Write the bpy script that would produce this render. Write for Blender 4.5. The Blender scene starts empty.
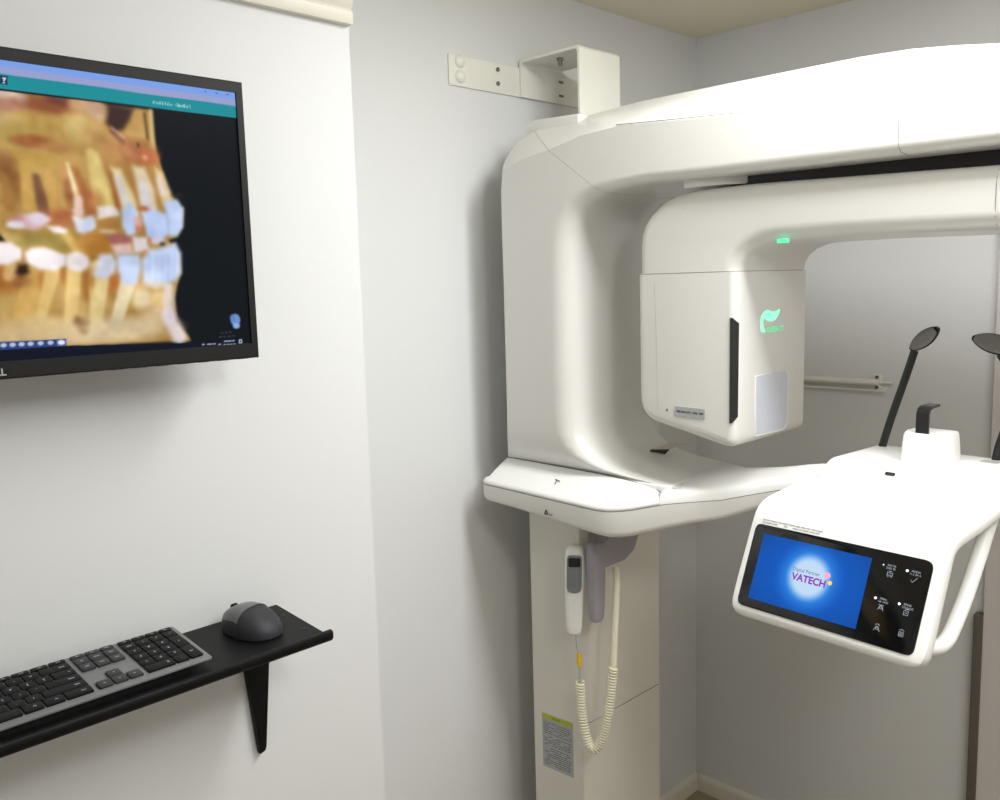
import bpy, bmesh, math, random
import numpy as np
from mathutils import Vector, Matrix

SC = bpy.context.scene
COL = SC.collection
PI = math.pi

# ------------------------------------------------------------------ materials
def lin(c):
    c = c / 255.0
    return c / 12.92 if c <= 0.04045 else ((c + 0.055) / 1.055) ** 2.4

def rgb(t): return (lin(t[0]), lin(t[1]), lin(t[2]), 1.0)

def mat(name, c, rough=0.5, metal=0.0, spec=0.5, bump=0.0, scale=60.0, coat=0.0, emit=None, estr=0.0, vary=0.0):
    m = bpy.data.materials.new(name); m.use_nodes = True
    nt = m.node_tree; b = nt.nodes['Principled BSDF']
    b.inputs['Base Color'].default_value = rgb(c)
    b.inputs['Roughness'].default_value = rough
    b.inputs['Metallic'].default_value = metal
    b.inputs['Specular IOR Level'].default_value = spec
    b.inputs['Coat Weight'].default_value = coat
    b.inputs['Coat Roughness'].default_value = 0.15
    if emit is not None:
        b.inputs['Emission Color'].default_value = rgb(emit)
        b.inputs['Emission Strength'].default_value = estr
    tc = nt.nodes.new('ShaderNodeTexCoord')
    nz = nt.nodes.new('ShaderNodeTexNoise')
    nz.inputs['Scale'].default_value = scale
    nz.inputs['Detail'].default_value = 4.0
    nt.links.new(tc.outputs['Object'], nz.inputs['Vector'])
    if bump > 0:
        bp = nt.nodes.new('ShaderNodeBump')
        bp.inputs['Strength'].default_value = bump
        bp.inputs['Distance'].default_value = 0.002
        nt.links.new(nz.outputs['Fac'], bp.inputs['Height'])
        nt.links.new(bp.outputs['Normal'], b.inputs['Normal'])
    mx = nt.nodes.new('ShaderNodeMapRange')
    mx.inputs['To Min'].default_value = max(0.02, rough - 0.03 - vary)
    mx.inputs['To Max'].default_value = min(1.0, rough + 0.03 + vary)
    nt.links.new(nz.outputs['Fac'], mx.inputs['Value'])
    nt.links.new(mx.outputs['Result'], b.inputs['Roughness'])
    return m

M = {}
M['wall'] = mat('wall_paint', (221, 222, 222), 0.62, bump=0.04, scale=180)
M['wall_pinklit'] = mat('pink_lit_wall_paint', (213, 207, 204), 0.6, bump=0.04, scale=180)  # pale wall colour with the pinkish cast of the lighting mixed in
M['ceil'] = mat('ceiling_paint', (234, 228, 205), 0.8, bump=0.03, scale=120)
M['trim'] = mat('cream_trim_paint', (222, 217, 202), 0.4)
M['floor'] = mat('tan_floor', (158, 142, 118), 0.45, bump=0.03, scale=30)
M['plastic'] = mat('white_gloss_plastic', (224, 223, 218), 0.32, coat=0.25)
M['bright'] = mat('bright_white_plastic', (240, 240, 237), 0.35, coat=0.2)
M['column'] = mat('cream_enamel', (224, 221, 211), 0.4)
M['bracketwhite'] = mat('white_powder_coat', (232, 231, 222), 0.45)
M['seam'] = mat('grey_seam_line', (118, 118, 114), 0.7)  # flat grey for joints, slots and the cores behind them
M['jointpale'] = mat('pale_joint_line', (182, 181, 174), 0.6)
M['dark'] = mat('dark_interior', (16, 17, 18), 0.45)
M['blackp'] = mat('black_plastic', (12, 13, 15), 0.45, spec=0.2)
M['blackm'] = mat('black_powder_coat', (9, 10, 11), 0.5, spec=0.18, bump=0.05, scale=400)
M['bezel'] = mat('monitor_bezel_plastic', (22, 22, 22), 0.5, spec=0.25, bump=0.04, scale=500)
M['glass'] = mat('black_panel_glass', (9, 10, 12), 0.12)
M['steel'] = mat('screw_steel', (150, 148, 142), 0.35, metal=0.9)
M['greylabel'] = mat('grey_label', (172, 175, 176), 0.45)
M['ink'] = mat('dark_print', (70, 72, 74), 0.7)
M['paleink'] = mat('pale_print', (150, 158, 168), 0.6, emit=(120, 128, 140), estr=0.25)
M['lime'] = mat('lime_label', (180, 194, 46), 0.5)
M['window'] = mat('bluish_sensor_window', (206, 209, 220), 0.3)
M['mauve'] = mat('mauve_grey_plastic', (158, 154, 162), 0.42)
M['padgrey'] = mat('grey_button_plastic', (132, 138, 142), 0.45)
M['cord'] = mat('cream_cord', (236, 231, 206), 0.45)
M['yellow'] = mat('yellow_sleeve', (236, 186, 20), 0.5)
M['green'] = mat('green_led', (120, 245, 190), 0.4, emit=(150, 250, 200), estr=0.95)
M['greendeep'] = mat('green_led_dim', (60, 190, 130), 0.4, emit=(96, 226, 158), estr=0.9)
M['vein'] = mat('emblem_vein', (110, 170, 146), 0.5)
M['led'] = mat('white_led', (235, 235, 255), 0.4, emit=(225, 225, 255), estr=1.0)
M['keycase'] = mat('grey_keyboard_case', (112, 113, 114), 0.42)
M['key'] = mat('black_keycap', (10, 11, 13), 0.5, spec=0.2)
M['keygrey'] = mat('grey_keycap', (48, 49, 52), 0.42, spec=0.3)
M['legend'] = mat('key_legend', (205, 208, 210), 0.6)
M['mouse'] = mat('grey_mouse_shell', (50, 51, 55), 0.55, spec=0.3)
M['mousetop'] = mat('grey_mouse_button', (98, 99, 100), 0.3)  # cover grey made lighter than the shell for ceiling light on top
M['taupe'] = mat('taupe_metal', (96, 90, 82), 0.5)
M['card'] = mat('pale_card', (206, 200, 188), 0.6)
M['cardd'] = mat('brown_card_underside', (64, 54, 44), 0.7)
M['stickgrey'] = mat('grey_sticker', (176, 176, 174), 0.5)
M['temple'] = mat('dark_grey_plastic', (30, 31, 31), 0.3)
M['templepad'] = mat('grey_rubber_pad', (104, 102, 98), 0.35)

def emission_vcol(name, strength=1.0, rough=0.25):
    m = bpy.data.materials.new(name); m.use_nodes = True
    nt = m.node_tree; b = nt.nodes['Principled BSDF']
    b.inputs['Base Color'].default_value = (0.004, 0.004, 0.005, 1)
    b.inputs['Roughness'].default_value = rough
    b.inputs['Specular IOR Level'].default_value = 0.03
    a = nt.nodes.new('ShaderNodeVertexColor'); a.layer_name = 'Pixels'
    nt.links.new(a.outputs['Color'], b.inputs['Emission Color'])
    b.inputs['Emission Strength'].default_value = strength
    return m

# ------------------------------------------------------------------ helpers
def finish(bm, sharp=38.0):
    bmesh.ops.remove_doubles(bm, verts=bm.verts, dist=1e-6)
    bmesh.ops.recalc_face_normals(bm, faces=bm.faces)
    lim = math.radians(sharp)
    for f in bm.faces: f.smooth = True
    for e in bm.edges:
        if len(e.link_faces) == 2:
            e.smooth = e.calc_face_angle(0.0) < lim
        else:
            e.smooth = False

def obj(name, bm, m, parent=None, origin=None, sharp=38.0, fix=True):
    """link a bmesh (built in world coordinates) as one mesh object"""
    if fix: finish(bm, sharp)
    me = bpy.data.meshes.new(name)
    bm.to_mesh(me); bm.free()
    mats = m if isinstance(m, (list, tuple)) else [m]
    for k in mats: me.materials.append(k)
    o = bpy.data.objects.new(name, me)
    COL.objects.link(o)
    if parent is not None:
        o.parent = parent
        w = Vector((0, 0, 0)); p = parent
        while p is not None:
            w += p.location; p = p.parent
        me.transform(Matrix.Translation(-w))
    elif origin is not None:
        o.location = origin
        me.transform(Matrix.Translation(-Vector(origin)))
    return o

def thing(name, label, cat, loc, group=None):
    o = bpy.data.objects.new(name, None); COL.objects.link(o)
    o.empty_display_size = 0.05
    o.location = loc; o['label'] = label; o['category'] = cat
    if group: o['group'] = group
    return o

def struct(name, bm, m):
    o = obj(name, bm, m); o['kind'] = 'structure'; return o

def add_box(bm, lo, hi, bev=0.0, seg=3, mi=0):
    n = bmesh.new()
    v = [n.verts.new((x, y, z)) for x in (lo[0], hi[0]) for y in (lo[1], hi[1]) for z in (lo[2], hi[2])]
    for q in ((0, 1, 3, 2), (4, 6, 7, 5), (0, 4, 5, 1), (2, 3, 7, 6), (0, 2, 6, 4), (1, 5, 7, 3)):
        n.faces.new([v[i] for i in q])
    if bev > 0:
        bmesh.ops.bevel(n, geom=list(n.edges), offset=bev, segments=seg, profile=0.5, affect='EDGES')
    merge(bm, n, mi=mi)

def merge(bm, n, mx=None, mi=0):
    if mx is not None: bmesh.ops.transform(n, matrix=mx, verts=n.verts)
    vm = {}
    for v in n.verts: vm[v] = bm.verts.new(v.co)
    for f in n.faces:
        try:
            g = bm.faces.new([vm[v] for v in f.verts]); g.material_index = mi if mi else f.material_index
        except ValueError: pass
    n.free()

def box(lo, hi, bev=0.0, seg=3):
    bm = bmesh.new(); add_box(bm, lo, hi, bev, seg); return bm

def loft(rings, cap=True, closed=True, bm=None):
    bm = bm or bmesh.new()
    R = [[bm.verts.new(p) for p in r] for r in rings]
    n = len(R[0])
    for a, b in zip(R, R[1:]):
        for i in range(n if closed else n - 1):
            j = (i + 1) % n
            try: bm.faces.new((a[i], a[j], b[j], b[i]))
            except ValueError: pass
    if cap and closed:
        for r in (R[0], R[-1]):
            try: bm.faces.new(r)
            except ValueError: pass
    return bm

def prism(poly, fn, a0, a1, bev=0.0, seg=4, bm=None):
    """poly of 2-D points extruded from a0 to a1; fn(u, v, a) -> world. Both rims are rounded by bev."""
    n = bmesh.new()
    A = [n.verts.new((u, v, a0)) for u, v in poly]
    B = [n.verts.new((u, v, a1)) for u, v in poly]
    f1 = n.faces.new(A); f2 = n.faces.new(list(reversed(B)))
    k = len(poly)
    for i in range(k):
        j = (i + 1) % k
        n.faces.new((A[j], A[i], B[i], B[j]))
    if bev > 0:
        es = [e for e in n.edges if abs(e.verts[0].co.z - e.verts[1].co.z) < 1e-9]
        bmesh.ops.bevel(n, geom=es, offset=bev, segments=seg, profile=0.5, affect='EDGES', clamp_overlap=True)
    for v in n.verts: v.co = Vector(fn(v.co.x, v.co.y, v.co.z))
    if bm is None: bm = bmesh.new()
    merge(bm, n)
    return bm

def inset(poly, d, keep=()):
    """shrink a closed outline by d; edges listed in keep (by index of their first point) stay where they are"""
    n = len(poly); out = []
    area2 = sum(poly[i][0] * poly[(i + 1) % n][1] - poly[(i + 1) % n][0] * poly[i][1] for i in range(n))
    sg = 1 if area2 > 0 else -1
    for i in range(n):
        p = Vector(poly[i]); a = Vector(poly[i - 1]); b = Vector(poly[(i + 1) % n])
        e1 = (p - a).normalized(); e2 = (b - p).normalized()
        n1 = Vector((-e1.y, e1.x)) * sg; n2 = Vector((-e2.y, e2.x)) * sg
        d1 = 0 if (i - 1) % n in keep else d
        d2 = 0 if i in keep else d
        det = n1.x * n2.y - n1.y * n2.x
        if abs(det) < .05:
            out.append(tuple(p + n1 * ((d1 + d2) / 2)))
        else:
            out.append((p.x + (d1 * n2.y - d2 * n1.y) / det, p.y + (d2 * n1.x - d1 * n2.x) / det))
    return out

def rprism(poly, fn, a0, a1, r, seg=6, r1=None, bm=None, keep=()):
    """like prism, but the rims are rounded by shrinking the outline, so short outline edges do not limit the radius"""
    r1 = r if r1 is None else r1
    rings = []
    for k in range(seg + 1):
        t = PI / 2 * k / seg
        ip = inset(poly, r * (1 - math.sin(t)), keep)
        rings.append([fn(u, v, a0 + r * (1 - math.cos(t))) for u, v in ip])
    for k in range(seg + 1):
        t = PI / 2 * k / seg
        ip = inset(poly, r1 * (1 - math.cos(t)), keep)
        rings.append([fn(u, v, a1 - r1 * (1 - math.sin(t))) for u, v in ip])
    return loft(rings, bm=bm)

def round_poly(pts, r, seg=5):
    """round each corner of a closed polygon; r is one radius or one per corner"""
    out = []; n = len(pts)
    for i in range(n):
        p = Vector(pts[i]); a = Vector(pts[i - 1]); b = Vector(pts[(i + 1) % n])
        ri = r[i] if isinstance(r, (list, tuple)) else r
        da = (a - p); db = (b - p)
        if ri <= 0: out.append(tuple(p)); continue
        ang = da.angle(db)
        d = min(ri / math.tan(ang / 2), da.length * .49, db.length * .49)
        s = p + da.normalized() * d; e = p + db.normalized() * d
        for k in range(seg + 1):
            t = k / seg
            q = s * (1 - t) ** 2 + p * 2 * t * (1 - t) + e * t ** 2
            out.append(tuple(q))
    return out

def tube(pts, rad, n=10, bm=None, flat=None):
    """tube through points; rad one value or one per point"""
    bm = bm or bmesh.new()
    P = [Vector(p) for p in pts]
    rings = []; up = None
    for i, p in enumerate(P):
        t = (P[min(i + 1, len(P) - 1)] - P[max(i - 1, 0)]).normalized()
        if up is None:
            up = Vector((0, 0, 1)) if abs(t.z) < .9 else Vector((0, 1, 0))
        s = t.cross(up).normalized(); up = s.cross(t).normalized()
        r = rad[i] if isinstance(rad, (list, tuple)) else rad
        rings.append([p + s * (r * math.cos(2 * PI * k / n)) + up * (r * (flat or 1) * math.sin(2 * PI * k / n)) for k in range(n)])
    return loft(rings, bm=bm)

def spline(pts, n=8):
    P = [Vector(p) for p in pts]; out = []
    for i in range(len(P) - 1):
        p0 = P[max(i - 1, 0)]; p1 = P[i]; p2 = P[i + 1]; p3 = P[min(i + 2, len(P) - 1)]
        for k in range(n):
            t = k / n
            out.append(.5 * ((2 * p1) + (p2 - p0) * t + (2 * p0 - 5 * p1 + 4 * p2 - p3) * t * t + (3 * p1 - p0 - 3 * p2 + p3) * t ** 3))
    out.append(P[-1]); return out

def disc(bm, c, r, h, axis, n=20, dome=0.0, mi=0):
    """short cylinder, optionally domed, from c along axis"""
    ax = Vector(axis).normalized(); q = ax.to_track_quat('Z', 'Y')
    nb = bmesh.new(); rings = []
    prof = [(r, 0), (r, h)]
    if dome > 0: prof = [(r * math.cos(a), h * math.sin(a)) for a in [k * PI / 2 / 5 for k in range(5)]] + [(r * .05, h)]
    for rr, hh in prof:
        rings.append([Vector(c) + q @ Vector((rr * math.cos(2 * PI * k / n), rr * math.sin(2 * PI * k / n), hh)) for k in range(n)])
    loft(rings, bm=nb)
    merge(bm, nb, mi=mi)

_DG = {}
def text_geo(s, size, bold=0.0):
    key = (s, bold)
    if key not in _DG:
        cu = bpy.data.curves.new('t', 'FONT'); cu.body = s; cu.size = 1.0
        cu.align_x = 'CENTER'; cu.align_y = 'CENTER'; cu.offset = bold
        cu.resolution_u = 3
        o = bpy.data.objects.new('t', cu); COL.objects.link(o)
        dg = bpy.context.evaluated_depsgraph_get()
        me = bpy.data.meshes.new_from_object(o.evaluated_get(dg))
        V = [v.co.copy() for v in me.vertices]; F = [list(p.vertices) for p in me.polygons]
        COL.objects.unlink(o); bpy.data.objects.remove(o); bpy.data.curves.remove(cu); bpy.data.meshes.remove(me)
        _DG[key] = (V, F)
    V, F = _DG[key]
    return [v * size for v in V], F

def add_text(bm, s, size, fn, thick=0.0004, mi=0, bold=0.0, sx=1.0):
    """text laid on a surface; fn(u, v, h) -> world"""
    V, F = text_geo(s, size, bold)
    vs = [bm.verts.new(fn(v.x * sx, v.y, thick)) for v in V]
    for f in F:
        try:
            g = bm.faces.new([vs[i] for i in f]); g.material_index = mi
        except ValueError: pass

def add_marks(bm, fn, w, h, seed, thick, lw=.12):
    """a line of tiny print too small to read: upright and level strokes of uneven spacing, centred on (0, 0)"""
    r = random.Random(seed); u = -w / 2
    while u < w / 2 - h * .4:
        if r.random() < .14: u += h * .5; continue
        cwid = h * r.uniform(.45, .7); k = r.randrange(4); s = h * lw * 1.3
        bars = [(u, -h / 2, u + s, h / 2)]
        if k in (0, 1): bars.append((u + cwid - s, -h / 2, u + cwid, h / 2 if k else 0))
        if k in (1, 2): bars.append((u, h / 2 - s, u + cwid, h / 2))
        if k in (0, 3): bars.append((u, -s / 2, u + cwid, s / 2))
        if k in (2, 3): bars.append((u, -h / 2, u + cwid, -h / 2 + s))
        for a, b, c, d in bars:
            vs = [bm.verts.new(fn(*p, thick)) for p in ((a, b), (c, b), (c, d), (a, d))]
            bm.faces.new(vs)
        u += cwid + h * .22

def frame_fn(o, U, V, N):
    o = Vector(o); U = Vector(U).normalized(); V = Vector(V).normalized(); N = Vector(N).normalized()
    return lambda u, v, h=0.0: o + U * u + V * v + N * h

# ------------------------------------------------------------------ room
XW, XL, YC, YB, ZC = -1.532, -1.290, 0.946, 2.385, 2.372
XR, YF = 1.75, -1.25
struct('floor', box((XW - .1, YF - .1, -.05), (XR + .1, YB + .1, 0)), M['floor'])
struct('ceiling', box((XW - .1, YF - .1, ZC), (XR + .1, YB + .1, ZC + .05)), M['ceil'])
struct('wall_left', box((XW - .1, YF, 0), (XL, YC, ZC)), M['wall'])
struct('wall_alcove', box((XW - .1, YC, 0), (XW, YB, ZC)), M['wall'])
struct('wall_back', box((XW - .1, YB, 0), (XR + .1, YB + .1, ZC)), M['wall'])
struct('wall_right', box((XR, YF - .1, 0), (XR + .1, YB, ZC)), M['wall'])
struct('wall_front', box((XW - .1, YF - .1, 0), (XR, YF, ZC)), M['wall'])
# slightly proud wall section right of the alcove, with a taupe corner strip low down
struct('wall_pier', box((-.682, YB - .022, 0), (XR, YB, ZC)), M['wall_pinklit'])
struct('trim_2', box((-.704, YB - .028, 0), (-.682, YB, .812), .002), M['taupe'])
# baseboards
bm = bmesh.new()
pr = [(0, 0), (.012, 0), (.012, .040), (.009, .050), (.004, .054), (0, .057)]
struct('baseboard_alcove', prism(pr, lambda u, v, a: (XW + u, a, v), YC, YB), M['trim'])
struct('baseboard_back', prism(pr, lambda u, v, a: (a, YB - u, v), XW + .012, -.706), M['trim'])
struct('baseboard_left', prism(pr, lambda u, v, a: (XL + u, a, v), YF, YC), M['trim'])
# crown moulding that ends at the wall corner
zc0 = 2.107
cp = [(0, zc0), (.014, zc0), (.016, zc0 + .004), (.016, zc0 + .020), (.012, zc0 + .025), (.016, zc0 + .030),
      (.020, zc0 + .040), (.021, zc0 + .062), (.026, zc0 + .070), (.034, zc0 + .074), (.034, zc0 + .084), (.030, zc0 + .088),
      (.036, zc0 + .094), (.050, zc0 + .130), (.075, zc0 + .165), (.085, zc0 + .20), (.085, ZC), (0, ZC)]
struct('trim_1', prism(cp, lambda u, v, a: (XL + u, a, v), YF, YC - .002), M['trim'])

# ------------------------------------------------------------------ monitor
MX = -1.170
yr, yl, zt, zb = .671, -.040, 1.9595, 1.5730
mon = thing('monitor', 'large black flat screen monitor on the left wall showing an orange scan of teeth', 'monitor', (XL, (yr + yl) / 2, (zt + zb) / 2))
sy0, sy1, sz0, sz1 = -.029, .660, 1.5945, 1.9445
bm = bmesh.new()
def ringrect(y0, y1, z0, z1, x): return [(x, y0, z0), (x, y1, z0), (x, y1, z1), (x, y0, z1)]
loft([ringrect(sy0, sy1, sz0, sz1, MX - .004), ringrect(sy0, sy1, sz0, sz1, MX), ringrect(yl + .002, yr - .002, zb + .002, zt - .002, MX),
      ringrect(yl, yr, zb, zt, MX - .002), ringrect(yl, yr, zb, zt, MX - .026), ringrect(yl + .02, yr - .02, zb + .02, zt - .02, MX - .036),
      ringrect(yl + .12, yr - .12, zb + .07, zt - .07, MX - .05)], cap=False, bm=bm)
v = [bm.verts.new(p) for p in ringrect(yl + .12, yr - .12, zb + .07, zt - .07, MX - .05)]
bm.faces.new(v)
obj('housing', bm, M['bezel'], mon, sharp=20)
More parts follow.
